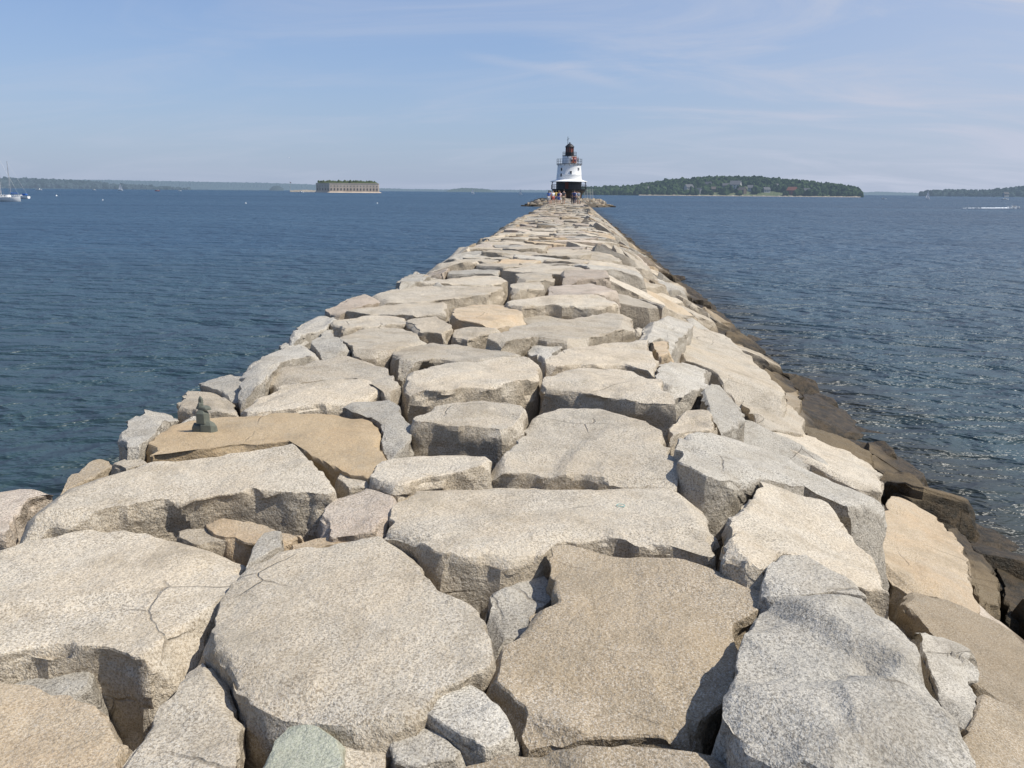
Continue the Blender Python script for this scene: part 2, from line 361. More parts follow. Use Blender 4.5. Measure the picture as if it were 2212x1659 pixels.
([(880,692),(930,680),(980,700),(962,722),(912,715)],.05,.5,'L','small block left of the tan tinted block'),
([(980,710),(1060,707),(1080,716),(1010,733),(975,728)],.0,.5,'L','small flat stone in front of the tan tinted block'),
([(710,692),(800,682),(860,682),(898,698),(830,705),(740,710)],.03,.6,'L','thin pale slab near the left rim'),
([(740,670),(840,656),(965,650),(960,676),(900,680),(800,678)],.05,.6,'L','wide pale slab left of the tan tinted block'),
([(640,702),(690,677),(728,685),(700,710),(660,722),(622,740)],.0,.6,'G','grey brown stone on the left rim by the thin pale slab'),
([(600,746),(640,730),(668,735),(605,760)],-.1,.5,'G','small grey stone low on the left rim'),
([(700,668),(760,642),(800,632),(818,648),(770,664),(732,680)],.02,.6,'K','pinkish stone on the left rim left of the wide pale slab'),
([(1092,652),(1180,637),(1300,640),(1340,653),(1300,664),(1180,660),(1110,666)],.08,.6,'L','pale block with a shadowed front behind the crossing slab'),
([(785,640),(880,617),(1050,617),(1088,622),(1050,638),(900,652),(805,658)],.04,.6,'L','broad flat slab on the left of the path just behind the wide pale slab'),
([(950,602),(1085,592),(1098,606),(1060,614),(890,612)],.05,.6,'L','flat slab behind the broad flat slab on the left of the path'),
([(1100,612),(1165,606),(1178,622),(1105,630)],.03,.5,'L','small square block in mid path'),
([(1185,617),(1280,612),(1338,628),(1280,636),(1185,632)],.06,.6,'K','pinkish flat block right of the small square block'),
([(1112,592),(1190,587),(1198,602),(1122,606)],.02,.5,'L','pale block just behind the small square block'),
([(1210,583),(1308,581),(1318,598),(1222,606)],.06,.6,'K','pinkish block on the right edge of the path behind the pinkish flat block'),
([(862,602),(908,586),(930,596),(900,610),(862,612)],.08,.6,'G','grey stone standing up on the left rim beside the farthest flat slab'),
]
slab=None; band=None
for i,(pts,h,dep,mt,lab) in enumerate(T):
    poly=trace_poly(pts,h,i,mt=='R')
    c=sum(poly,Vector())/len(poly)
    dist=c.length; sz=max((p-c).length for p in poly)
    N=220 if dist<5.5 else (130 if dist<9 else 84)
    if sz<.25: N=72
    big_b='big faceted grey' in lab
    rr=random.Random(i+50)
    bc=0 if mt=='R' else (6 if big_b else (rr.choice((2,3)) if mt in 'GWK' else rr.choice((1,1,2))))
    if sz<.3: bc=min(bc,1)
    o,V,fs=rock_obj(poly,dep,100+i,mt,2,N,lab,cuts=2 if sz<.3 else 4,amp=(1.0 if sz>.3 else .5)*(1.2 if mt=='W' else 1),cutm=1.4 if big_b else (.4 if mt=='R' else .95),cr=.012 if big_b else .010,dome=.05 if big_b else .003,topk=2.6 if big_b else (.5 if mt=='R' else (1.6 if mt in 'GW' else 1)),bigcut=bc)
    placed.append(([(p.x,p.y) for p in poly],c))
    if 'carrying the little cairn' in lab: slab=BVHTree.FromPolygons(V,fs)
    if 'hair band' in lab: band=BVHTree.FromPolygons(V,fs)
def inside(x,y,poly):
    r_=False;n=len(poly);j=n-1
    for i in range(n):
        xi,yi=poly[i];xj,yj=poly[j]
        if (yi>y)!=(yj>y) and x<(xj-xi)*(y-yi)/(yj-yi)+xi: r_=not r_
        j=i
    return r_
def incov(x,y):
    for pl,c in placed:
        if inside(x,y,pl): return True
    return False
def lxr(y):
    t=max(0,min(1,(y-17)/80)); s=max(0,min(1,(y-19)/6))
    return -3.0-s*(.28+.08*math.sin(y*.13)),1.0+1.1*t
rnd=random.Random(11); cand=[]
AX=.84
def layout(x0,x1,y0,y1,sxp,syp):
    pts=[]; iy=0; y=y0
    while y<y1:
        x=x0+(sxp/2 if iy%2 else 0)
        while x<x1:
            q=rnd.random()
            if q>.07:
                X=x+rnd.uniform(-.46,.46)*sxp; Y=y+rnd.uniform(-.46,.46)*syp
                pts.append((X*AX,Y))
                if q>.84: pts.append(((X+rnd.uniform(.3,.5))*AX,Y+rnd.uniform(-.4,.4)))
            x+=sxp*rnd.uniform(.8,1.25)*(.85 if x>1.5 else 1)
        y+=syp; iy+=1
    bins={}
    for i,p in enumerate(pts): bins.setdefault((int(p[0]//1.5),int(p[1]//1.5)),[]).append(i)
    out=[]
    for i,(x,y) in enumerate(pts):
        poly=[(x-1.3,y-1.3),(x+1.3,y-1.3),(x+1.3,y+1.3),(x-1.3,y+1.3)]
        bx,by=int(x//1.5),int(y//1.5)
        for dx in (-2,-1,0,1,2):
            for dy in (-2,-1,0,1,2):
                for j in bins.get((bx+dx,by+dy),()):
                    if j==i: continue
                    qx,qy=pts[j]; nx,ny=qx-x,qy-y; l=math.hypot(nx,ny)
                    if l>3.2 or l<1e-4: continue
                    nx/=l;ny/=l; g=l/2-.030
                    newp=[]
                    for k in range(len(poly)):
                        a=poly[k];b_=poly[(k+1)%len(poly)]
                        da=(a[0]-x)*nx+(a[1]-y)*ny-g; db=(b_[0]-x)*nx+(b_[1]-y)*ny-g
                        if da<=0:newp.append(a)
                        if (da<0)!=(db<0) and abs(da-db)>1e-9:
                            t=da/(da-db); newp.append((a[0]+(b_[0]-a[0])*t,a[1]+(b_[1]-a[1])*t))
                    poly=newp
                    if len(poly)<3: break
                if len(poly)<3: break
            if len(poly)<3: break
        if len(poly)<3: continue
        poly=[(a/AX,b_) for a,b_ in poly]; cx=sum(p[0] for p in poly)/len(poly); cy=sum(p[1] for p in poly)/len(poly)
        ar=abs(sum(poly[k][0]*poly[(k+1)%len(poly)][1]-poly[(k+1)%len(poly)][0]*poly[k][1] for k in range(len(poly))))/2
        if ar<.07 or ar>4.5: continue
        out.append((cx,cy,ar,poly))
    return out
def prof(x,y):
    a,b=lxr(y)
    if x<a: return -(a-x)*1.0
    if x>b: return -(x-b)*.59*(4.0/(5.0-b))
    return 0.0
for (cx,cy,ar,poly) in layout(-5.9,5.9,.8,213,1.14,1.04):
    a,b=lxr(cy)
    if cx<-5.7 or cx>5.2: continue
    z0=prof(cx,cy); onpath=a-.10<cx<b+.10
    if z0<WZ-.35:
        z0=WZ-.15+rnd.uniform(-.25,.12)
        if rnd.random()<.35: continue
    nearz=(cy<18.3 and a-.3<cx<b+.3) or (cx>=b and cy<16.5) or (cx<=a and cy<13)
    if nearz:
        n=sum(incov(cx+dx,cy+dy) for dx,dy in ((0,0),(.25,0),(-.25,0),(0,.22),(0,-.22)))
        if n>=2: continue
        z0-=rnd.uniform(.14,.24)
    if onpath:
        h=rnd.gauss(0,.040); tx=rnd.gauss(0,.04); ty=rnd.gauss(0,.05)
        if ar<.4: h-=rnd.uniform(.02,.16)
        if cx<a+.45: tx+=.15; h-=.05
        if cx>b-.45: tx-=.15; h-=.04
    else:
        h=rnd.gauss(-.03,.11); k=.59 if cx>0 else .95
        tx=(-k*rnd.uniform(.1,1.3) if cx>0 else k*rnd.uniform(.6,1.1)); ty=rnd.gauss(0,.22)
    cap=.10 if cx<0 else .26
    pl=[]
    for k in range(len(poly)):
        p=poly[k];q=poly[(k+1)%len(poly)]
        for (X,Y,j) in ((p[0],p[1],.02),((p[0]+q[0])/2,(p[1]+q[1])/2,.05)):
            X+=rnd.uniform(-j,j);Y+=rnd.uniform(-j,j)
            z=z0+h+(X-cx)*tx+(Y-cy)*ty
            if not nearz: z=min(z,prof(X,Y)+cap)
            pl.append(Vector((X,Y,z)))
    k='path' if onpath else ('right slope' if cx>0 else ('left slope' if cx>a-.9 else 'low'))
    m=rnd.choices('LGTKB',(50,16,11,21,2) if cy>25 else (54,24,12,8,2))[0]
    if not onpath: m=rnd.choices('LGTKB',(46,26,10,10,8))[0]
    if z0<-1.88: m='W' if rnd.random()<.7 else 'B'
    cand.append((cy,pl,.75,m,k))
LD=226.0
LP=far(1228.5,LD,0)
for k in range(420):
    a=rnd.uniform(0,2*math.pi); rad=rnd.uniform(4.2,12.5)
    x=LP.x+rad*math.cos(a)*1.0; y_=LP.y+rad*math.sin(a)*.8
    z0=-.15-(max(0,rad-8))*.42+rnd.uniform(-.2,.2); w=rnd.uniform(.7,1.5);d=rnd.uniform(.7,1.3)
    tx=rnd.uniform(-.3,.3); j=.2
    pl=[Vector((X+rnd.uniform(-j,j),Y+rnd.uniform(-j,j),z0+(X-x)*tx)) for X,Y in ((x-w/2,y_-d/2),(x,y_-d/2),(x+w/2,y_-d/2),(x+w/2,y_),(x+w/2,y_+d/2),(x,y_+d/2),(x-w/2,y_+d/2))]
    cand.append((y_,pl,1.0,rnd.choice('LLTKG'),'end'))
cand.sort(key=lambda c:c[0])
nind=296-len(T)
ind=[];rest=[]
for c in cand:
    vis=c[4]!='low'
    if c[4]=='path' and c[0]<17.5: vis=False
    if c[0]<5.5: vis=False
    if len(ind)<nind and vis: ind.append(c)
    else: rest.append(c)
LBL={'path':'weathered granite block laid in the receding rows of the breakwater path','left slope':'granite block tumbled along the left rim of the breakwater','right slope':'granite block tumbled down the right slope of the breakwater','end':'granite block'}
GRP={'path':'granite blocks of the path rows','left slope':'granite blocks of the left rim','right slope':'granite blocks of the right slope','end':'end'}
for i,(cy,pl,dep,m,k) in enumerate(ind):
    det=2 if cy<24 else 1
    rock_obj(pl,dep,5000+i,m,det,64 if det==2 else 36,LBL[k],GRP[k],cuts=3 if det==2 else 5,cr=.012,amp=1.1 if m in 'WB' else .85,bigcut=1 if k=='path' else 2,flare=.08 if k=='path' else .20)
def mass(name,items,seed,label,lowamp=.8,cr=.02):
    V=[];Fc=[];MI=[]
    for i,(cy,pl,dep,m,k) in enumerate(items):
        det=1 if cy<90 else 0
        v,fs,c,s=rock_geo(pl,dep,seed+i,24 if det else 12,det,cuts=4,cr=cr,amp=lowamp,bigcut=1,flare=.08 if k=='path' else .22)
        o=len(V); V+= [tuple(q) for q in v]; Fc+=[tuple(a+o for a in t) for t in fs]; MI+=[GK.index(m)]*len(fs)
    me=bpy.data.meshes.new(name); me.from_pydata(V,[],Fc); me.polygons.foreach_set('material_index',MI); me.update()
    tag(link(name,me,GM),label,'rocks',kind='stuff')
mass('distant_granite_blocks',rest,9000,'mass of small far-off granite blocks of the breakwater running out to the lighthouse')
rnd=random.Random(77); sm=[]
for k in range(380):
    y=4+rnd.random()**1.5*150; right=rnd.random()<.80
    x=(rnd.gauss(4.62,.30) if right else -rnd.gauss(5.35,.3))
    z0=WZ+.08-(abs(x)-4.6)*.40+rnd.uniform(-.12,.24) if right else WZ+rnd.uniform(-.1,.15)
    s=rnd.uniform(.20,.55); n=rnd.randint(5,7); a0=rnd.uniform(0,6); tx=rnd.uniform(-.5,.2);ty=rnd.uniform(-.35,.35)
    pl=[]
    for q in range(n):
        a=a0+2*math.pi*q/n; X=s*math.cos(a)*rnd.uniform(.7,1.2);Y=s*math.sin(a)*rnd.uniform(.7,1.2)*1.25
        pl.append(Vector((x+X,y+Y,z0+X*tx+Y*ty)))
    sm.append((y,pl,.5,'W' if rnd.random()<.75 else 'B','s'))
mass('waterline_stones',sm,20000,'dark brown broken weedy stones heaped along the waterline of the breakwater',.9,.02)
bm=bmesh.new(); prev=None
core=plain('core_rubble',(.085,.07,.05),.95,0,.4,3)
for k in range(0,120):
    y=-4+k*1.85; a,b=lxr(max(y,0)); row=[]
    for (x,z) in ((-7.5,-3.2),(-5.2,-2.2),(a,-.85),((a+b)/2,-.6),(b,-.75),(3.2,-2.0),(5.2,-2.75),(7.5,-3.4)):
        row.append(bm.verts.new((x+random.uniform(-.1,.1),y,z+random.uniform(-.08,.04))))
    if prev:
        for i in range(7): bm.faces.new((prev[i],prev[i+1],row[i+1],row[i]))
    prev=row
tag(obj('breakwater_core',bm,core),kind='structure')
bm=bmesh.new(); lathe(bm,[(14,-3.2),(12,-2.3),(8,-.8),(3,-.6)],28)
tag(obj('ledge_mound',bm,core,loc=(LP.x,LP.y,0)),kind='structure')
# ---------------------------------------------------------------- cairn and hair band
def drop(tree,x,y):
    h=tree.ray_cast(Vector((x,y,3)),Vector((0,0,-1)))[0]
    return h.z if h else 0
slate=plain('grey_green_slate',(.12,.13,.105),.85,0,.35,40)
cp=P(440,932,.04); cz=drop(slab,cp.x,cp.y)
sc=(cp-CP).dot(f)/F
def pebble(cx,dz,w,hgt,d,seed,label,rot=0.0,top=.8):
    rr=random.Random(seed); pts=[]; K=5
    for k in range(K):
        a=2*math.pi*k/K+rot; pts.append(Vector((cp.x+cx+w/2*top*math.cos(a)*rr.uniform(.75,1.15),cp.y+d/2*top*math.sin(a)*rr.uniform(.8,1.1),cz+dz+hgt+w*.16*math.cos(a)*rr.uniform(-1,1))))
    V_,f_,c_,s_=rock_geo(pts,hgt,seed,20,0,flare=.28,cuts=5,amp=.03,cr=.004)
    o0=Vector((c_.x,c_.y,c_.z-hgt)); me=bpy.data.meshes.new('cairn_stone'); me.from_pydata([tuple(v-o0) for v in V_],[],f_); me.update()
    tag(link('cairn_stone',me,slate,loc=o0),label,'rock',None)
px=sc*.95
pebble(-11*px,-.01,38*px,17*px,26*px,1,'flat greenish stone at the foot of the little cairn, left one')
pebble(10*px,-.01,36*px,26*px,28*px,2,'thicker greenish stone at the foot of the little cairn, right one',.4)
pebble(0*px,20*px,22*px,33*px,18*px,3,'upright narrow grey stone in the middle of the little cairn',.2,.9)
pebble(4*px,51*px,38*px,8*px,20*px,4,'thin flat stone laid across the little cairn',.1,.95)
pebble(-3*px,58*px,16*px,10*px,13*px,5,'small stone just below the tip of the little cairn',.9,.7)
pebble(-2*px,66*px,10*px,15*px,9*px,6,'pointed tip stone crowning the little cairn',.3,.3)
bp=P(1341,1086,.05); bz=drop(band,bp.x,bp.y)
bm=bmesh.new()
for i in range(28):
    a=2*math.pi*i/28;b=2*math.pi*(i+1)/28
    tube(bm,(.022*math.cos(a),.020*math.sin(a),.006),(.022*math.cos(b),.020*math.sin(b),.006),.0018,n=6)
tag(obj('hair_band',bm,plain('teal_elastic',(.14,.38,.36),.6),loc=(bp.x,bp.y,bz+.003)),'thin teal hair band lying on the wide central slab','hair band')
# ---------------------------------------------------------------- water
bm=bmesh.new(); E=30000
bm.faces.new([bm.verts.new(p) for p in ((-E,-E,0),(E,-E,0),(E,E,0),(-E,E,0))])
m,nt,N,L,b=newmat('sea_water')
def mth(op,a,bb=None,cl=False):
    n=N.new('ShaderNodeMath'); n.operation=op; n.use_clamp=cl
    for i,v in enumerate((a,bb)):
        if v is None: continue
        if isinstance(v,(int,float)): n.inputs[i].default_value=v
        else: L.new(v,n.inputs[i])
    return n.outputs[0]
tc=N.new('ShaderNodeTexCoord')
def wn(scale,det,sx,sy,rot,ro=.6,dist=0):
    mp=N.new('ShaderNodeMapping'); mp.inputs['Scale'].default_value=(sx,sy,1); mp.inputs['Rotation'].default_value=(0,0,R(rot))
    L.new(tc.outputs['Object'],mp.inputs[0]); n=N.new('ShaderNodeTexNoise'); n.inputs['Scale'].default_value=scale; n.inputs['Detail'].default_value=det; n.inputs['Roughness'].default_value=ro
    n.inputs['Distortion'].default_value=dist
    L.new(mp.outputs[0],n.inputs['Vector']); return n.outputs['Fac']
def ridge(v):
    return mth('SUBTRACT',1.0,mth('ABSOLUTE',mth('SUBTRACT',mth('MULTIPLY',v,2.0),1.0)))
h=mth('ADD',mth('MULTIPLY',ridge(wn(1.15,4,.65,1,12,.55,.3)),.42),mth('ADD',mth('MULTIPLY',ridge(wn(.45,3,.6,1,-10,.55,.4)),.85),mth('ADD',mth('MULTIPLY',wn(4.5,3,.8,1,25),.05),mth('MULTIPLY',ridge(wn(2.6,3,.7,1,-20)),.12))))
h=mth('ADD',h,mth('ADD',mth('MULTIPLY',ridge(wn(.16,4,.6,1,8,.62,.3)),1.9),mth('MULTIPLY',wn(.04,5,.55,1,-7,.66,.3),3.8)))
bpn=N.new('ShaderNodeBump'); bpn.inputs['Strength'].default_value=1; bpn.inputs['Distance'].default_value=1.0
L.new(h,bpn.inputs['Height']); L.new(bpn.outputs[0],b.inputs['Normal'])
big=wn(.012,6,.22,1,-5,.7,.5)
rp=N.new('ShaderNodeValToRGB'); rp.color_ramp.elements[0].position=.40; rp.color_ramp.elements[1].position=.62
rp.color_ramp.elements[0].color=(.024,.060,.104,1); rp.color_ramp.elements[1].color=(.042,.092,.145,1); L.new(big,rp.inputs[0])
sx=N.new('ShaderNodeSeparateXYZ'); L.new(tc.outputs['Object'],sx.inputs[0])
nearf=N.new('ShaderNodeMapRange'); nearf.inputs[1].default_value=60; nearf.inputs[2].default_value=8; L.new(sx.outputs[1],nearf.inputs[0])
mx=N.new('ShaderNodeMix'); mx.data_type='RGBA'; L.new(mth('MULTIPLY',nearf.outputs[0],.85),mx.inputs[0]); L.new(rp.outputs[0],mx.inputs[6]); mx.inputs[7].default_value=(.035,.062,.063,1)
ax=mth('ABSOLUTE',sx.outputs[0])
wd=N.new('ShaderNodeMapRange'); wd.inputs[1].default_value=10; wd.inputs[2].default_value=7; L.new(mth('ADD',ax,mth('MULTIPLY',wn(.8,5,1,.5,0),5)),wd.inputs[0])
mx2=N.new('ShaderNodeMix'); mx2.data_type='RGBA'; L.new(mth('MULTIPLY',wd.outputs[0],.85),mx2.inputs[0]); L.new(mx.outputs[2],mx2.inputs[6]); mx2.inputs[7].default_value=(.028,.022,.011,1)
L.new(mx2.outputs[2],b.inputs['Base Color'])
b.inputs['Roughness'].default_value=.36; b.inputs['IOR'].default_value=1.33
tag(obj('water',bm,m,loc=(0,0,WZ)),kind='structure')
# ---------------------------------------------------------------- lighthouse
white=plain('white_paint',(.82,.82,.80),.5,0,.05,1.5); black=plain('black_paint',(.018,.018,.02),.45,0,.2); rust=plain('red_brown_paint',(.22,.06,.038),.5,0,.25)
glass=plain('dark_glass',(.02,.025,.03),.12,0,.2); redglass=plain('reddish_lantern_glass',(.24,.075,.05),.2,0,.4,1.2)
lh=empty('lighthouse',(LP.x,LP.y,-.3),0,'white and black lighthouse at the far end of the breakwater','lighthouse')
o3=.3
def Z(y): return zat(1228.5,y,LD)+o3
bm=bmesh.new(); lathe(bm,[(3.6,-1),(3.6,.9),(3.8,1.5),(4.4,2.25),(4.6,2.35),(4.6,2.65),(3.0,2.65)],48); obj('caisson',bm,black,lh,smooth=True)
bm=bmesh.new(); lathe(bm,[(4.85,2.66),(4.85,2.80),(3.0,2.80)],48); obj('lower_deck',bm,black,lh)
bm=bmesh.new(); 
for zz in (3.3,3.9): ringrail(bm,4.75,zz,.035)
for i in range(40):
    a=2*math.pi*i/40; tube(bm,(4.75*math.cos(a),4.75*math.sin(a),2.80),(4.75*math.cos(a),4.75*math.sin(a),3.9),.03,n=5)
obj('lower_railing',bm,black,lh)
for i in range(12):
    a=2*math.pi*(i+.5)/12; bm=bmesh.new(); c_,s_=math.cos(a),math.sin(a)
    tube(bm,(4.7*c_,4.7*s_,2.80),(4.7*c_,4.7*s_,4.66),.08,n=8); tube(bm,(4.7*c_,4.7*s_,4.3),(4.3*c_,4.3*s_,4.72),.045,n=6)
    obj('roof_post',bm,black,lh)
dk=plain('shaded_white_wall',(.08,.08,.085),.6)  # white wall coloured dark for the shade under the skirt roof
bm=bmesh.new(); lathe(bm,[(3.25,2.80),(3.25,4.95)],48); obj('lower_wall',bm,dk,lh,smooth=True)
bm=bmesh.new(); lathe(bm,[(5.05,4.66),(5.08,4.78),(3.8,5.12),(3.5,5.28),(3.0,5.28),(3.0,4.9)],48); obj('skirt_roof',bm,white,lh,smooth=True)
zt=Z(355)
bm=bmesh.new(); lathe(bm,[(3.45,5.2),(3.35,6.5),(3.38,6.55),(3.35,6.6),(3.14,zt-.3),(3.2,zt-.1),(3.28,zt)],48); tower=obj('tower',bm,white,lh,smooth=True)
for (ang,z,w,hh) in ((-128,6.4,.45,.8),(-128,7.9,.45,.8),(-82,7.1,.4,.7),(-40,8.0,.4,.7)):
    a=R(ang); rr=3.41-(z-5.9)*.24/3.2
    w0=bmesh.new(); box(w0,(0,0,0),(.14,w+.22,hh+.22)); wo=obj('window',w0,white,tower,(rr*math.cos(a),rr*math.sin(a),z)); wo.rotation_euler=(0,0,a)
    w1=bmesh.new(); box(w1,(.06,0,0),(.08,w,hh)); obj('pane',w1,glass,wo)
a=R(-100); d0=bmesh.new(); box(d0,(0,0,0),(.1,.9,1.8)); dd=obj('door',d0,rust,lh,(3.27*math.cos(a),3.27*math.sin(a),3.72)); dd.rotation_euler=(0,0,a)
bm=bmesh.new(); lathe(bm,[(3.30,zt+.01),(3.46,zt+.03),(3.46,zt+.13),(1.5,zt+.13)],48); obj('upper_deck',bm,black,lh)
for i in range(16):
    a=2*math.pi*i/16; bm=bmesh.new(); c_,s_=math.cos(a),math.sin(a)
    tube(bm,(3.42*c_,3.42*s_,zt),(3.16*c_,3.16*s_,zt-.4),.035,n=6); obj('bracket',bm,black,lh)
bm=bmesh.new()
for zz in (.65,1.25): ringrail(bm,3.4,zt+.13+zz,.025)
for i in range(24):
    a=2*math.pi*i/24; tube(bm,(3.4*math.cos(a),3.4*math.sin(a),zt+.13),(3.4*math.cos(a),3.4*math.sin(a),zt+1.40),.025,n=5)
obj('upper_railing',bm,black,lh)
zg=Z(337)
bm=bmesh.new(); lathe(bm,[(2.0,zt+.13),(1.9,zg-.1)],32); wr=obj('watch_room',bm,white,lh,smooth=True)
for ang in (-60,-35):
    a=R(ang); d0=bmesh.new(); box(d0,(0,0,0),(.12,1.0,1.7)); dd=obj('door',d0,rust,wr,(1.96*math.cos(a),1.96*math.sin(a),zt+1.15)); dd.rotation_euler=(0,0,a)
bm=bmesh.new(); lathe(bm,[(1.85,zg-.1),(1.95,zg),(1.95,zg+.12),(1.0,zg+.12)],32); obj('lantern_deck',bm,black,lh)
bm=bmesh.new()
for zz in (.45,.9): ringrail(bm,1.85,zg+.12+zz,.03,28)
for i in range(18):
    a=2*math.pi*i/18; tube(bm,(1.85*math.cos(a),1.85*math.sin(a),zg+.12),(1.85*math.cos(a),1.85*math.sin(a),zg+1.02),.025,n=5)
obj('lantern_railing',bm,black,lh)
zl=Z(318)
bm=bmesh.new(); lathe(bm,[(1.2,zg+.12),(1.2,zg+.9),(1.1,zg+.95)],10); obj('lantern_base',bm,black,lh)
bm=bmesh.new(); lathe(bm,[(1.02,zg+.95),(1.02,zl)],10); lg=obj('lantern_glass',bm,redglass,lh)
bm=bmesh.new()
for i in range(10):
    a=2*math.pi*i/10; tube(bm,(1.06*math.cos(a),1.06*math.sin(a),zg+.9),(1.06*math.cos(a),1.06*math.sin(a),zl),.055,n=5)
obj('lantern_frame',bm,black,lg)
bm=bmesh.new(); lathe(bm,[(1.28,zl),(1.28,zl+.1),(.85,zl+.55),(.3,zl+.95),(.13,zl+1.0),(.18,zl+1.15),(.11,zl+1.3),(.03,zl+1.35)],16); obj('lantern_roof',bm,black,lh)
bm=bmesh.new(); tube(bm,(-.45-.0,-1.9,zg-.4),(-.55,-1.95,Z(296)),.10,.06,n=6); tube(bm,(-.8,-1.95,Z(304)),(-.2,-1.95,Z(300)),.05,n=5); obj('mast',bm,black,lh)
la=far(1276,LD-1,-.4)
lt=empty('access_ladder',la,0,'grey metal ladder frame standing on the rocks right of the lighthouse','ladder')
steel=plain('grey_steel',(.35,.36,.36),.5,.3)
for x in (-1.1,-.4,.4,1.1):
    bm=bmesh.new(); tube(bm,(x-.4,0,0),(x-.6,1.2,3.0),.06,n=6); obj('rail',bm,steel,lt)
for k in range(7):
    bm=bmesh.new(); z=.35+k*.4; tube(bm,(-1.5-.05*k,.1+.16*k,z),(.7-.05*k,.1+.16*k,z),.035,n=5); obj('rung',bm,steel,lt)
# ---------------------------------------------------------------- people
skinm=[plain('skin_light',(.55,.34,.24),.6),plain('skin_dark',(.20,.11,.07),.6)]
cl={}
def cloth(c):
    if c not in cl: cl[c]=plain('cloth_%d'%len(cl),c,.85)
    return cl[c]
def skinmesh(name,verts,rad,edges,mat,parent,root=0,sub=1):
    me=bpy.data.meshes.new(name); me.from_pydata(verts,edges,[]); me.update()
    o=link(name,me,mat,parent)
    md=o.modifiers.new('skin','SKIN'); md.use_smooth_shade=True
    if not me.skin_vertices: return o
    for i,rr in enumerate(rad):
        sv=me.skin_vertices[0].data[i]; sv.radius=(rr,rr) if not isinstance(rr,tuple) else rr; sv.use_root=(i==root)
    s=o.modifiers.new('sub','SUBSURF'); s.levels=s.render_levels=sub
    return o
def person(loc,rz,sc,skin,shirt,short,hair,label,stride=.12,longleg=False,armf=.1,long_hair=False,extra=None):
    t=empty('person',loc,rz,label,'person'); t.scale=(sc,)*3
    s=stride
    B=[(0,0,.95),(0,0,1.15),(0,.01,1.38),(0,0,1.50),(0,-.02,1.60),(0,-.01,1.70),
       (.17,0,1.40),(.22,.02,1.13),(.23,-armf,.90),(.23,-armf-.02,.80),
       (-.17,0,1.40),(-.22,.02,1.13),(-.23,armf*.4,.90),(-.23,armf*.3,.80),
       (.09,0,.90),(.10,-s*.6,.50),(.10,-s*.9+.06,.08),(.11,-s*.9-.09,.04),
       (-.09,0,.90),(-.10,s*.3,.50),(-.10,s+.05,.08),(-.11,s-.09,.04)]
    rad=[(.14,.10),(.125,.09),(.15,.10),.05,.085,.075,.06,.045,.035,.03,.06,.045,.035,.03,.085,.06,.045,.04,.085,.06,.045,.04]
    Ed=[(0,1),(1,2),(2,3),(3,4),(4,5),(2,6),(6,7),(7,8),(8,9),(2,10),(10,11),(11,12),(12,13),(0,14),(14,15),(15,16),(16,17),(0,18),(18,19),(19,20),(20,21)]
    skinmesh('body',B,rad,Ed,skinm[skin],t)
    mid=lambda a,b,k:tuple(Vector(B[a]).lerp(Vector(B[b]),k))
    sv=[B[0],B[1],B[2],mid(2,3,.4),B[6],mid(6,7,.7),B[10],mid(10,11,.7)]
    skinmesh('shirt',sv,[(.165,.125),(.155,.115),(.175,.12),.08,.08,.065,.08,.065],[(0,1),(1,2),(2,3),(2,4),(4,5),(2,6),(6,7)],cloth(shirt),t)
    e1=B[15] if not longleg else mid(15,16,.85); e2=B[19] if not longleg else mid(19,20,.85)
    if longleg: tv=[(0,0,.98),B[14],B[15],e1,B[18],B[19],e2]; te=[(0,1),(1,2),(2,3),(0,4),(4,5),(5,6)]; tr=[(.16,.12),.11,.085,.065,.11,.085,.065]
    else: tv=[(0,0,.98),B[14],e1,B[18],e2]; te=[(0,1),(1,2),(0,3),(3,4)]; tr=[(.16,.12),.11,.09,.11,.09]
    skinmesh('trousers' if longleg else 'shorts',tv,tr,te,cloth(short),t)
    bm=bmesh.new(); bmesh.ops.create_uvsphere(bm,u_segments=12,v_segments=8,radius=.098,matrix=Matrix.Translation((0,.012,1.69))@Matrix.Diagonal((.95,1.08,1,1)))
    if long_hair: tube(bm,(0,.05,1.66),(0,.08,1.42),.08,.05,n=8)
    obj('hair',bm,cloth(hair),t,smooth=True)
    if extra=='pack':
        bm=bmesh.new(); box(bm,(0,.20,1.22),(.30,.17,.42)); bmesh.ops.bevel(bm,geom=bm.edges[:],offset=.05,segments=2,affect='EDGES'); obj('backpack',bm,cloth((.05,.06,.16)),t)
    return t
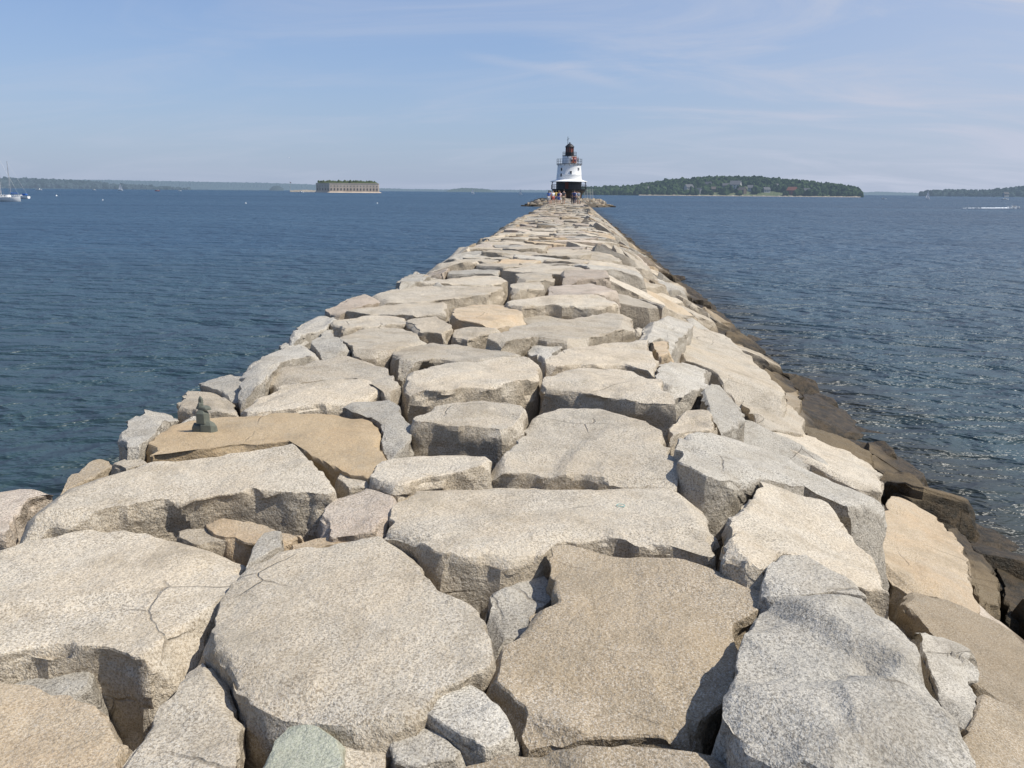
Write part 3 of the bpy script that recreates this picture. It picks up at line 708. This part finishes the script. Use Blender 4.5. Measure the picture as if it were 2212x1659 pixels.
PE=[(1186,112,180,1.0,0,(.12,.22,.55),(.75,.72,.68),(.08,.04,.02),'person in a blue top and pale shorts, leftmost of the walkers',False,True),
(1190,118,170,.97,0,(.65,.12,.10),(.03,.04,.08),(.10,.06,.03),'person in a red top and dark shorts behind the leftmost walker',False,False),
(1195,116,20,1.0,0,(.85,.85,.85),(.55,.14,.12),(.05,.03,.02),'person in a white shirt and red shorts',False,False),
(1201,124,190,1.02,1,(.70,.50,.12),(.10,.12,.2),(.02,.02,.02),'person in a mustard shirt and navy shorts',False,False),
(1207,114,175,.98,0,(.06,.07,.22),(.06,.10,.32),(.25,.15,.06),'person in a navy top and blue shorts with long light brown hair',False,True),
(1210,121,10,.95,0,(.80,.62,.60),(.70,.70,.70),(.04,.02,.02),'person in a pink top and pale shorts',False,True),
(1218,113,185,1.05,0,(.08,.08,.09),(.38,.33,.24),(.05,.04,.03),'person in a black shirt and khaki shorts, centre of the path',False,False),
(1237,116,185,1.0,1,(.05,.05,.06),(.05,.05,.07),(.02,.02,.02),'person dressed all in black with long trousers',True,False),
(1241,111,172,1.03,0,(.09,.16,.42),(.06,.06,.09),(.06,.04,.03),'person in a blue shirt and dark long trousers with a backpack',True,False),
(1246,119,5,.97,0,(.82,.80,.76),(.08,.10,.25),(.10,.06,.03),'person in a cream shirt and navy shorts',False,False),
(1250,115,200,1.0,0,(.25,.30,.36),(.42,.38,.30),(.03,.02,.02),'person in a grey blue shirt and khaki shorts, rightmost of the walkers',False,False)]
for i,(px_,D,rz,s_,sk,sh,so,ha,lab,ll,lh_) in enumerate(PE):
    person(far(px_,D,.04),R(rz),s_*1.05,sk,sh,so,ha,lab,stride=random.uniform(.04,.2),longleg=ll,long_hair=lh_,armf=random.uniform(.02,.14),extra='pack' if 'backpack' in lab else None)
for (ang,sh,so,lab) in ((-60,(.75,.35,.38),(.1,.1,.2),'person in a pink shirt standing on the upper gallery of the lighthouse, right side'),(-78,(.7,.7,.72),(.1,.1,.12),'person in a pale shirt on the upper gallery of the lighthouse'),(-38,(.06,.06,.08),(.1,.1,.12),'person in a dark shirt at the right end of the lighthouse gallery')):
    a=R(ang); person((LP.x+2.9*math.cos(a),LP.y+2.9*math.sin(a),zt+.13-.3),R(ang+90+180),1,0,sh,so,(.05,.03,.02),lab,stride=.02)
# ---------------------------------------------------------------- far land
def interp(pr,x):
    if x<=pr[0][0]:return pr[0][1]
    for a,b_ in zip(pr,pr[1:]):
        if x<=b_[0]: return a[1]+(b_[1]-a[1])*(x-a[0])/(b_[0]-a[0])
    return pr[-1][1]
def land(name,pr,D,dep,mat,ny=8,sub=0,jag=0,step=3,seed=0):
    x0,x1=pr[0][0],pr[-1][0]; n=int((x1-x0)/step)+1; bm=bmesh.new(); rows=[]
    def hgt(px,t):
        H=zat(px,interp(pr,px),D+dep)-sub
        base=WZ-.8
        return base+max(.6,H-base)*math.sin(min(1,t)*math.pi/2)**.8
    for j in range(ny+3):
        t=j/ny; row=[]
        for i in range(n+1):
            px=x0+(x1-x0)*i/n
            if t<=1: z=hgt(px,t)
            else: z=hgt(px,1)*(1-(t-1)*2.2)
            z+=jag*noise.noise(Vector((px*.25,t*9,seed)))*min(1,t*3)+jag*.7*noise.noise(Vector((px*.8,t*19,seed+5)))*min(1,t*3)
            p=far(px,D+dep*t); row.append(bm.verts.new((p.x,p.y,z)))
        rows.append(row)
    for a,b_ in zip(rows,rows[1:]):
        for i in range(n): bm.faces.new((a[i],a[i+1],b_[i+1],b_[i]))
    tag(obj(name,bm,mat),kind='structure'); return hgt
def wood(name,pts,mats,label,seed,rr=(3.5,6.5)):
    rd=random.Random(seed); V=[];Fc=[];MI=[]
    ib=bmesh.new(); bmesh.ops.create_icosphere(ib,subdivisions=2,radius=1); iv=[v.co.copy() for v in ib.verts]; ifc=[tuple(v.index for v in f_.verts) for f_ in ib.faces]; ib.free()
    for p in pts:
        s=rd.uniform(*rr); hz=s*rd.uniform(.9,1.4); of=Vector((rd.uniform(-50,50),rd.uniform(-50,50),0)); o=len(V)
        for v in iv:
            k=1+.38*noise.noise(v*1.7+of)+.22*rd.uniform(-1,1)
            V.append((p.x+v.x*s*k,p.y+v.y*s*k,p.z+hz*.7+v.z*hz*k))
        for t in ifc: Fc.append(tuple(a+o for a in t))
        MI+=[rd.randrange(len(mats))]*len(ifc)
    me=bpy.data.meshes.new(name); me.from_pydata(V,[],Fc); me.polygons.foreach_set('material_index',MI); me.update()
    tag(link(name,me,mats),label,'trees',kind='stuff')
HI=.20
isl=[(1236,408),(1262,404),(1310,402),(1360,401),(1375,399),(1400,394),(1440,388),(1500,383),(1560,380),(1640,381),(1700,386),(1760,392),(1810,398),(1845,403),(1858,409),(1865,420)]
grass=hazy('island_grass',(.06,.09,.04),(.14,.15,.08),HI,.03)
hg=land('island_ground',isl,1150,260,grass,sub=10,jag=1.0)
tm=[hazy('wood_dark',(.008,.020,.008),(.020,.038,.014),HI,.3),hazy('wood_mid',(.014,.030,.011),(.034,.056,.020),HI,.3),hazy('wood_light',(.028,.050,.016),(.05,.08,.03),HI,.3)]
HS=[(1398,414,7,'w'),(1445,410,6,'g'),(1462,404,6,'b'),(1487,412,9,'w'),(1510,417,7,'g'),(1529,405,8,'g'),(1543,414,7,'b'),(1566,407,7,'g'),(1588,409,12,'w'),(1603,417,8,'b'),(1622,413,8,'w'),(1638,401,6,'b'),(1655,415,7,'w'),(1676,408,7,'g'),(1711,420,10,'r'),(1742,418,7,'g')]
hpos=[]
for (px_,py_,w_,c_) in HS:
    best=None
    for k in range(0,40):
        t=k/40*.85+.03; D=1150+260*t; z=hg(px_,t); zz=zat(px_,py_,D); e=abs(z-zz)
        if best is None or e<best[0]: best=(e,t,D,z)
    hpos.append((px_,best[1],best[2],best[3],w_,c_,py_))
rd=random.Random(3); pts=[]
for k in range(4600):
    px_=rd.uniform(1240,1860); t=rd.random()**.8
    if t<.04: continue
    ok=True
    for h_ in hpos:
        if abs(px_-h_[0])<h_[4]*.6+1 and h_[1]-.10<t<h_[1]+.03: ok=False
    if 1475<px_<1700 and t<.40 and noise.noise(Vector((px_*.035,t*5,1)))>.05: ok=False
    if not ok: continue
    D=1150+260*t; p=far(px_,D); pts.append(Vector((p.x,p.y,hg(px_,t)-(.5 if t>.3 else 1.5))))
wood('island_wood',pts,tm,'dense green woodland covering the island right of the lighthouse',5,(2.8,5.0))
shore=hazy('shore_rock',(.20,.17,.13),(.36,.32,.26),.15,.1)
bm=bmesh.new(); pr=None
for i in range(140):
    px_=1380+i*3.45; a=far(px_,1140); b_=far(px_,1158); z=WZ+1.0+1.2*noise.noise(Vector((px_*.15,0,0)))
    row=[bm.verts.new((a.x,a.y,WZ-.3)),bm.verts.new((b_.x,b_.y,z)),bm.verts.new((b_.x,b_.y+14,z))]
    if pr:
        for j in range(2): bm.faces.new((pr[j],row[j],row[j+1],pr[j+1]))
    pr=row
tag(obj('island_shore',bm,shore),kind='structure')
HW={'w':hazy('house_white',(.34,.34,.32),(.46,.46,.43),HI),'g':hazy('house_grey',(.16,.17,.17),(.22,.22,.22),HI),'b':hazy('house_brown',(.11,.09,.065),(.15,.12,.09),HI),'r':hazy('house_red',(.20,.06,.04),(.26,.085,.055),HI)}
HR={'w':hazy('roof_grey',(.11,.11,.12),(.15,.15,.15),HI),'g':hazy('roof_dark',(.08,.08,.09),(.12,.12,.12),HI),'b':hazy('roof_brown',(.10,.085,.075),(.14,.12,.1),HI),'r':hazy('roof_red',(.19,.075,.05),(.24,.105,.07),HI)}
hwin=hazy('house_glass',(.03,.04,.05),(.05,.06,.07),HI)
cn={'w':'white','g':'grey','b':'brown','r':'red'}
def house(loc,rz,w,c_,label):
    t=empty('house',loc,rz,label,'house'); d=w*.75; hh=w*.45; rh=w*.34
    bm=bmesh.new(); box(bm,(0,0,hh/2-1),(w,d,hh+2))
    vs=[bm.verts.new(p) for p in ((-w/2,-d/2,hh),(w/2,-d/2,hh),(w/2,d/2,hh),(-w/2,d/2,hh),(-w/2+.01,0,hh+rh),(w/2-.01,0,hh+rh))]
    bm.faces.new((vs[0],vs[3],vs[4])); bm.faces.new((vs[1],vs[5],vs[2])); obj('wall',bm,HW[c_],t)
    bm=bmesh.new()
    for s in (-1,1):
        a=[(-w/2-.5,s*(d/2+.6),hh-.35),(w/2+.5,s*(d/2+.6),hh-.35),(w/2+.5,0,hh+rh+.12),(-w/2-.5,0,hh+rh+.12)]
        lo=[bm.verts.new(p) for p in a]; hi=[bm.verts.new((p[0],p[1],p[2]+.3)) for p in a]
        bm.faces.new(lo);bm.faces.new(hi)
        for i in range(4): bm.faces.new((lo[i],lo[(i+1)%4],hi[(i+1)%4],hi[i]))
    bmesh.ops.recalc_face_normals(bm,faces=bm.faces[:]); rf=obj('roof',bm,HR[c_],t)
    bm=bmesh.new(); box(bm,(w*.2,d*.1,hh+rh+.4),(.8,.8,2.0)); obj('chimney',bm,HW['b'],rf)
    for i in range(3):
        for zf in (.28,.72):
            bm=bmesh.new(); box(bm,(w*(-.3+.3*i),-d/2-.03,hh*zf),(w*.12,.12,hh*.24)); obj('window',bm,hwin,t)
wh=['beside the left woods','half hidden on the left','high on the left slope','near the shore on the left','low by the shore left of centre','high in the centre','in the lower centre among trees','in the upper centre','broad one in the middle of the island','low by the shore in the centre','right of the broad white one','highest on the slope','low right of centre','up among trees on the right','with a red roof at the right shore','at the far right of the island']
for i,(px_,t,D,z,w_,c_,py_) in enumerate(hpos):
    p=far(px_,D,z); house(p,R(random.uniform(-60,60)),w_*1.25,c_,'%s gabled island house, %s'%(cn[c_],wh[i]))
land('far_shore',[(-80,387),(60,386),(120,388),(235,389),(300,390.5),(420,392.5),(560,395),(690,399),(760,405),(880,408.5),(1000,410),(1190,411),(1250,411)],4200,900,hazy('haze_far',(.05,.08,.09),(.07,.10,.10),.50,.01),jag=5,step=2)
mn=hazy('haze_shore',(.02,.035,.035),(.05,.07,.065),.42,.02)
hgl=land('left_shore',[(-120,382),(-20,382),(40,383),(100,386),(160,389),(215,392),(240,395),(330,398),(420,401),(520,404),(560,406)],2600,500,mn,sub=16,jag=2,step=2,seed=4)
rd=random.Random(9); pts=[]
for k in range(1900):
    px_=rd.uniform(-110,420); t=rd.uniform(.04,1)
    if rd.random()<(px_-230)/190: continue
    p=far(px_,2600+500*t); pts.append(Vector((p.x,p.y,hgl(px_,t)-2-max(0,px_-200)*.035)))
wood('left_shore_wood',pts,[mn,hazy('haze_shore_dark',(.012,.022,.022),(.03,.05,.04),.40,.02)],'dark hazy woodland along the far left shore',8,(5,9))
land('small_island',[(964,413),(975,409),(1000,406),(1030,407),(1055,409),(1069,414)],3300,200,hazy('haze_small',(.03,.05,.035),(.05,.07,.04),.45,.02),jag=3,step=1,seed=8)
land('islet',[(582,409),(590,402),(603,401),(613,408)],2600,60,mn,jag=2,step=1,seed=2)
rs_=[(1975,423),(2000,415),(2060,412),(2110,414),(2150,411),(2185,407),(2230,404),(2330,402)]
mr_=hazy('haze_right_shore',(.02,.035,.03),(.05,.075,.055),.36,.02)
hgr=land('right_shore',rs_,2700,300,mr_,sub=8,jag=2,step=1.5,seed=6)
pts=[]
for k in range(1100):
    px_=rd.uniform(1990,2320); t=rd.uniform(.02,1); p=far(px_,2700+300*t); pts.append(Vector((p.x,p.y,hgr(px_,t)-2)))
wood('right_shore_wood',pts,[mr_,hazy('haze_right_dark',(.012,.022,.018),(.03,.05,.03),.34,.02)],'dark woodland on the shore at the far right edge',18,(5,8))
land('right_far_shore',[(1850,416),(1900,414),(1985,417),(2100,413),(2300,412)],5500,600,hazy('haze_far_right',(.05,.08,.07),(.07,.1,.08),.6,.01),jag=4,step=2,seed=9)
hp=far(2172,2690,WZ+2); house(hp,R(10),16,'w','large pale building on the far right shore')
# ---------------------------------------------------------------- fort
FD=1250
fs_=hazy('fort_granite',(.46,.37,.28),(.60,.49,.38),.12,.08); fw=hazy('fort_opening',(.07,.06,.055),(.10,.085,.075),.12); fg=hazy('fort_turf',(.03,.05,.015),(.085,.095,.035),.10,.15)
A=far(683,FD+25); B_=far(712,FD-8); Cc=far(818,FD+6); Dd=far(819,FD+62); Ee=far(760,FD+90); Gg=far(690,FD+80)
fc=(A+B_+Cc+Dd+Ee+Gg)/6
ft=empty('island_fort',(fc.x,fc.y,WZ),0,'old granite fort with rows of dark openings and a green overgrown top on the water','fort')
poly=[q-fc for q in (A,B_,Cc,Dd,Ee,Gg)]
zt_=zat(750,397,FD)-WZ
bm=bmesh.new(); lo=[bm.verts.new((q.x,q.y,-1)) for q in poly]; hi=[bm.verts.new((q.x,q.y,zt_)) for q in poly]
for i in range(6): bm.faces.new((lo[i],lo[(i+1)%6],hi[(i+1)%6],hi[i]))
bm.faces.new(hi); obj('wall',bm,fs_,ft)
bm=bmesh.new(); lo=[bm.verts.new((q.x*1.006,q.y*1.006,zt_+.02)) for q in poly]; hi=[bm.verts.new((q.x*1.006,q.y*1.006,zt_+.9)) for q in poly]
for i in range(6): bm.faces.new((lo[i],lo[(i+1)%6],hi[(i+1)%6],hi[i]))
bm.faces.new(hi); obj('cornice',bm,fs_,ft)
bm=bmesh.new(); lo=[bm.verts.new((q.x*1.10,q.y*1.10,-1)) for q in poly]; hi=[bm.verts.new((q.x*1.03,q.y*1.03,1.3)) for q in poly]
for i in range(6): bm.faces.new((lo[i],lo[(i+1)%6],hi[(i+1)%6],hi[i]))
bm.faces.new(hi); obj('foundation',bm,fs_,ft)
def wins(p,q,n):
    d=(q-p); L_=d.length; d.normalize(); nrm=Vector((d.y,-d.x,0)); a=math.atan2(d.y,d.x)
    for i in range(n):
        c=p+d*(L_*(i+.5)/n)
        for (z,w,h_) in ((zt_*.38,1.7,3.2),(zt_*.74,1.0,1.3)):
            bm=bmesh.new(); box(bm,(0,0,0),(w,.5,h_)); o=obj('window',bm,fw,ft,(c.x+nrm.x*.05,c.y+nrm.y*.05,z)); o.rotation_euler=(0,0,a)
wins(poly[0],poly[1],5); wins(poly[1],poly[2],15)
bm=bmesh.new(); NR=36; rings=[]
pr=resample(poly,NR)
for (s,z) in ((.985,zt_+.95),(.93,zt_+2.2),(.8,zt_+3.2),(.5,zt_+3.8)):
    rings.append([bm.verts.new((q.x*s,q.y*s,z+(1.4*noise.noise(Vector((q.x*.12,q.y*.12,s*9))) if s<.97 else 0))) for q in pr])
for a_,b2 in zip(rings,rings[1:]):
    for i in range(NR): bm.faces.new((a_[i],a_[(i+1)%NR],b2[(i+1)%NR],b2[i]))
bm.faces.new(rings[-1])
for k in range(120):
    q=random.choice(pr)*random.uniform(.5,.96); s=random.uniform(.8,2.4)
    bmesh.ops.create_icosphere(bm,subdivisions=1,radius=s,matrix=Matrix.Translation((q.x,q.y,zt_+2.4+s*.5))@Matrix.Rotation(random.uniform(0,3),4,'Z'))
for v in bm.verts: v.co+=noise.noise_vector(v.co*.8)*.6
obj('turf_roof',bm,fg,ft)
fpole=far(627,1500,WZ)
land('fort_ledge',[(626,411.5),(640,410.5),(665,410),(682,411)],1400,30,shore,jag=.6,step=1)
t=empty('beacon_pole',fpole,0,'thin white flag pole left of the fort','pole'); bm=bmesh.new(); tube(bm,(0,0,0),(0,0,zat(627,391,1500)-WZ),.4,.25,n=6); obj('pole',bm,HW['w'],t)
bm=bmesh.new(); box(bm,(1.2,0,zat(627,392,1500)-WZ-2),(2.2,.2,1.6)); obj('flag',bm,HW['r'],t)
# ---------------------------------------------------------------- boats
blue=plain('blue_canvas',(.03,.13,.42),.7); alu=plain('mast_alloy',(.5,.5,.5),.4,.5)
def hull_bm(L_,W_,H_,stern=.75):
    bm=bmesh.new(); n=12; rows=[]
    for i in range(n+1):
        t=i/n; x=-L_/2+L_*t
        w=W_/2*(stern+(1-stern)*math.sin(min(1,t*1.9)*math.pi/2))*(1 if t<.5 else max(.02,math.cos((t-.5)*math.pi)**.7))
        sh=H_*(1+.25*(t-.3)**2*2)
        rows.append([bm.verts.new(p) for p in ((x,-w,sh),(x,-w*.85,H_*.3),(x,-w*.3,-.25*H_),(x,w*.3,-.25*H_),(x,w*.85,H_*.3),(x,w,sh),(x,w*.85,sh-.05),(x,-w*.85,sh-.05))])
    for a,b_ in zip(rows,rows[1:]):
        for i in range(8): bm.faces.new((a[i],a[(i+1)%8],b_[(i+1)%8],b_[i]))
    bm.faces.new(rows[0][::-1]); bm.faces.new(rows[-1]); bmesh.ops.recalc_face_normals(bm,faces=bm.faces[:])
    return bm
def sailboat(loc,rz,L_,mast,label,cover=None,sail=False,group=None,lean=0,small=False,xm=.08):
    t=empty('sailboat',loc,rz,label,'sailboat',group); t.rotation_euler=(lean,0,rz)
    obj('hull',hull_bm(L_,L_*.3,L_*.11),white,t,smooth=True); H_=L_*.11; mx_=L_*xm
    bm=bmesh.new(); tube(bm,(mx_,0,H_),(mx_,0,mast),L_*.010+.02 if not small else .12,n=6); mo=obj('mast',bm,alu,t)
    if sail:
        bm=bmesh.new(); v=[bm.verts.new(p) for p in ((mx_-.1,0,H_+1),(mx_-L_*.42,.25,H_+1.1),(mx_-.1,0,mast*.97))]; bm.faces.new(v); obj('mainsail',bm,white,t)
        bm=bmesh.new(); v=[bm.verts.new(p) for p in ((L_*.48,0,H_+.3),(mx_+.1,.3,H_+.8),(mx_+.1,0,mast*.85))]; bm.faces.new(v); obj('jib',bm,white,t)
    if small: return t
    bm=bmesh.new(); box(bm,(L_*.03,0,H_+L_*.035),(L_*.36,L_*.17,L_*.07)); bmesh.ops.bevel(bm,geom=bm.edges[:],offset=L_*.015,segments=2,affect='EDGES'); cb=obj('cabin',bm,white,t)
    for s in (-1,1):
        for k in range(3):
            bm=bmesh.new(); box(bm,(-.06*L_+k*.09*L_,s*L_*.0855,H_+L_*.045),(.05*L_,.02,.02*L_)); obj('window',bm,glass,cb)
    bm=bmesh.new(); tube(bm,(mx_,0,H_+L_*.13),(mx_-L_*.4,0,H_+L_*.12),.05,n=6); bo=obj('boom',bm,alu,t)
    bm=bmesh.new(); tube(bm,(mx_-.1,0,H_+L_*.15),(mx_-L_*.38,0,H_+L_*.138),.20,.12,n=8); obj('sail_cover',bm,cover or blue,bo)
    if cover is None:
        bm=bmesh.new(); box(bm,(-L_*.3,0,H_+L_*.09),(L_*.2,L_*.2,L_*.08)); bmesh.ops.bevel(bm,geom=bm.edges[:],offset=L_*.02,segments=2,affect='EDGES'); obj('canopy',bm,blue,t)
    bm=bmesh.new()
    for q in ((L_*.49,0,H_*1.2),(-L_*.49,0,H_),(mx_,L_*.14,H_),(mx_,-L_*.14,H_)): tube(bm,q,(mx_,0,mast*.98),.018,n=4)
    obj('rigging',bm,alu,t)
    bm=bmesh.new()
    for q in (.9,.6,.3): tube(bm,(mx_,-L_*.05*q-.2,mast*(.35+.3*(1-q))),(mx_,L_*.05*q+.2,mast*(.35+.3*(1-q))),.02,n=4)
    obj('spreader',bm,alu,t)
    return t
def at(px_,py_): return P(px_,py_,WZ)
p=at(6,435); sailboat(p,R(5),10,13.3,'white sailboat cut by the left edge with a tall bare mast',cover=plain('white_canvas',(.6,.6,.6)),xm=-.02)
p=at(42,429); sailboat(p,R(178),7.2,12.8,'white sailboat with blue canvas canopy moored near the left edge',xm=.42)
def motorboat(loc,rz,L_,label,colr=None,group=None):
    t=empty('motorboat',loc,rz,label,'boat',group); H_=L_*.13; obj('hull',hull_bm(L_,L_*.3,H_,.9),colr or white,t,smooth=True)
    bm=bmesh.new(); box(bm,(0,0,H_+L_*.05),(L_*.32,L_*.2,L_*.10)); bmesh.ops.bevel(bm,geom=bm.edges[:],offset=L_*.02,segments=2,affect='EDGES'); c_=obj('cabin',bm,white,t)
    bm=bmesh.new(); box(bm,(0,-L_*.1,H_+L_*.07),(L_*.25,.03*L_*.1+.02,L_*.035)); obj('window',bm,glass,c_)
    bm=bmesh.new(); box(bm,(-.02*L_,0,H_+L_*.115),(L_*.38,L_*.22,L_*.015)); obj('roof',bm,white,t)
    bm=bmesh.new(); tube(bm,(-L_*.1,0,H_+L_*.12),(-L_*.12,0,H_+L_*.24),.03+L_*.003,n=5); obj('aerial',bm,alu,t)
redm=plain('red_hull',(.45,.05,.03),.5)
for (x,y_,L_,lab,c_) in ((84,411,10,'white motor cruiser below the wooded left shore',None),(203,411,7,'small white motorboat near the tip of the left shore',None),(340,413,7,'small boat with a red hull on the open water left of the fort',redm),(388,413,6,'tiny white boat between the red hulled boat and the fort',None),(650,416,8,'small white boat beside the ledge left of the fort',None),(1908,430,5,'white motorboat off the right end of the wooded island',None),(2170,432,7,'white motorboat near the right edge by the shore',None),(2190,450,3.5,'white speedboat at the right end of the long foam wake',None)):
    motorboat(at(x,y_),R(random.uniform(-8,8)),L_,lab,c_)
for (x,y_,L_,mh,lab) in ((260,412,8,12,'small sailboat under sail in front of the far left hills'),(1021,419,5,8,'small sailboat under sail before the little hazy island'),(1124,421,5,7,'tiny sailboat left of the lighthouse'),(2003,430,5,9,'sailboat with raised sails off the right shore')):
    sailboat(at(x,y_),R(random.uniform(-20,20)),L_,mh,lab,sail=True,small=True)
for i,(x,y_,lab) in enumerate(((122,424,'white round mooring buoy right of the moored sailboats'),(222,433,'small white mooring buoy in the left water'),(531,440,'white mooring buoy alone on the water below the fort'),(815,440,'small pale buoy right of the fort on the water'))):
    q=at(x,y_); t=empty('mooring_buoy',q,0,lab,'buoy'); rr=.36 if i==0 else .18
    bm=bmesh.new(); lathe(bm,[(rr*.5,-.2),(rr,.1),(rr*.95,rr),(rr*.5,rr*1.5),(rr*.15,rr*1.7)],14); obj('float',bm,white,t,smooth=True)
    bm=bmesh.new(); tube(bm,(0,0,rr*1.6),(0,0,rr*2.2),.04,n=6); obj('ring_post',bm,steel,t)
foam=plain('foam',(.80,.84,.86),.8,0,.1,1)
def wake(x0,x1,y_,w,lab):
    bm=bmesh.new(); n=90; pr_=None; rd=random.Random(int(x0))
    a=P(x0,y_,WZ); b_=P(x1,y_,WZ)
    for i in range(n+1):
        t=i/n; c=a.lerp(b_,t); k=(t**.5)*w*(.35+rd.random()*.9)*(1 if t<.95 else .5)
        row=[bm.verts.new((c.x,c.y-k,.02)),bm.verts.new((c.x,c.y-k*.2,.3*t*rd.random()+.08)),bm.verts.new((c.x,c.y+k*.5,.28*t*rd.random()+.08)),bm.verts.new((c.x,c.y+k,.02))]
        if pr_ and (rd.random()>.22*(1-t)):
            for j in range(3): bm.faces.new((pr_[j],row[j],row[j+1],pr_[j+1]))
        pr_=row
    tag(obj('boat_wake',bm,foam,loc=(0,0,WZ)),lab,'wake',kind='stuff')
wake(2080,2198,449.8,2.4,'long white foam wake at the right')
gp=ray(625,341)*260+CP
t=empty('gull',gp,0,'small gull flying above the fort','bird')
bm=bmesh.new(); bmesh.ops.create_uvsphere(bm,u_segments=10,v_segments=6,radius=1,matrix=Matrix.Diagonal((.1,.28,.1,1))); obj('body',bm,white,t)
for s in (-1,1):
    bm=bmesh.new(); v=[bm.verts.new(p) for p in ((0,-.12,.02),(s*.35,-.1,.18),(s*.7,.1,.08),(s*.35,.1,.17),(0,.12,.02))]; bm.faces.new(v); obj('wing',bm,alu,t)
# ---------------------------------------------------------------- light and sky
EL=53; AZ=96
sv=Vector((math.sin(R(AZ))*math.cos(R(EL)),math.cos(R(AZ))*math.cos(R(EL)),math.sin(R(EL))))
sl=bpy.data.lights.new('sun','SUN'); sl.energy=5.0; sl.angle=R(.5); sl.color=(1,.95,.87)
so=bpy.data.objects.new('sun',sl); C.objects.link(so); so.rotation_euler=sv.to_track_quat('Z','Y').to_euler()
w=bpy.data.worlds.new('World'); S.world=w; w.use_nodes=True; N=w.node_tree.nodes; L=w.node_tree.links
bg=N['Background']; sky=N.new('ShaderNodeTexSky'); sky.sky_type='NISHITA'; sky.sun_disc=False; sky.sun_elevation=R(EL); sky.sun_rotation=R(AZ)
sky.air_density=1.0; sky.dust_density=.6; sky.ozone_density=2.0
tc=N.new('ShaderNodeTexCoord'); sx=N.new('ShaderNodeSeparateXYZ'); L.new(tc.outputs['Generated'],sx.inputs[0])
def mth(op,a,bb=None,cl=False):
    n=N.new('ShaderNodeMath'); n.operation=op; n.use_clamp=cl
    for i,v in enumerate((a,bb)):
        if v is None: continue
        if isinstance(v,(int,float)): n.inputs[i].default_value=v
        else: L.new(v,n.inputs[i])
    return n.outputs[0]
def wmix(fac,a,b_,mode='MIX'):
    n=N.new('ShaderNodeMix'); n.data_type='RGBA'; n.blend_type=mode
    if isinstance(fac,(int,float)): n.inputs[0].default_value=fac
    else: L.new(fac,n.inputs[0])
    for i,v in ((6,a),(7,b_)):
        if isinstance(v,tuple): n.inputs[i].default_value=(*v,1)
        else: L.new(v,n.inputs[i])
    return n.outputs[2]
tint=wmix(1.0,sky.outputs[0],(.86,1.08,1.38),'MULTIPLY')
hz=mth('POWER',2.718,mth('MULTIPLY',mth('MAXIMUM',sx.outputs[2],0),-5.0))
base=wmix(mth('MULTIPLY',hz,.92),tint,(3.85,4.55,6.1))
zc=mth('ADD',mth('MAXIMUM',sx.outputs[2],0),.22)
cv=N.new('ShaderNodeCombineXYZ'); L.new(mth('DIVIDE',sx.outputs[0],zc),cv.inputs[0]); L.new(mth('DIVIDE',sx.outputs[1],zc),cv.inputs[1])
mp=N.new('ShaderNodeMapping'); mp.inputs['Rotation'].default_value=(0,0,R(20)); mp.inputs['Scale'].default_value=(.75,1.9,1); L.new(cv.outputs[0],mp.inputs[0])
nz=N.new('ShaderNodeTexNoise'); nz.inputs['Scale'].default_value=1.5; nz.inputs['Detail'].default_value=12; nz.inputs['Roughness'].default_value=.60; nz.inputs['Distortion'].default_value=.8; L.new(mp.outputs[0],nz.inputs['Vector'])
mr=N.new('ShaderNodeMapRange'); mr.interpolation_type='SMOOTHSTEP'; mr.inputs[1].default_value=.38; mr.inputs[2].default_value=.74; L.new(nz.outputs['Fac'],mr.inputs[0])
rx=N.new('ShaderNodeMapRange'); rx.inputs[1].default_value=-.35; rx.inputs[2].default_value=.35; rx.inputs[3].default_value=.38; rx.inputs[4].default_value=1; L.new(sx.outputs[0],rx.inputs[0])
veil=N.new('ShaderNodeMapRange'); veil.inputs[1].default_value=-.05; veil.inputs[2].default_value=.50; veil.inputs[3].default_value=.03; veil.inputs[4].default_value=.55; L.new(sx.outputs[0],veil.inputs[0])
cloud=mth('ADD',mth('MULTIPLY',mth('MULTIPLY',mr.outputs[0],rx.outputs[0]),.68),veil.outputs[0],True)
d1=ray(985,108).normalized(); d2=ray(1390,190).normalized(); nrm=d1.cross(d2).normalized(); mid=((d1+d2)/2).normalized(); hl=math.acos(max(-1,min(1,d1.dot(d2))))/2
def dot(vec):
    n=N.new('ShaderNodeVectorMath'); n.operation='DOT_PRODUCT'; L.new(tc.outputs['Generated'],n.inputs[0]); n.inputs[1].default_value=vec; return n.outputs['Value']
across=mth('ABSOLUTE',mth('ADD',dot(nrm),mth('MULTIPLY',mth('SUBTRACT',nz.outputs['Fac'],.5),.03)))
s1=N.new('ShaderNodeMapRange'); s1.interpolation_type='SMOOTHSTEP'; s1.inputs[1].default_value=.009; s1.inputs[2].default_value=0; L.new(across,s1.inputs[0])
s2=N.new('ShaderNodeMapRange'); s2.interpolation_type='SMOOTHSTEP'; s2.inputs[1].default_value=math.cos(hl*1.1); s2.inputs[2].default_value=math.cos(hl*.4); L.new(dot(mid),s2.inputs[0])
cloud=mth('ADD',cloud,mth('MULTIPLY',mth('MULTIPLY',s1.outputs[0],s2.outputs[0]),.26),True)
fin=wmix(cloud,base,(5.3,5.8,7.1))
L.new(fin,bg.inputs[0]); bg.inputs[1].default_value=.10
S.view_settings.view_transform='Standard'; S.view_settings.look='None'; S.view_settings.exposure=0
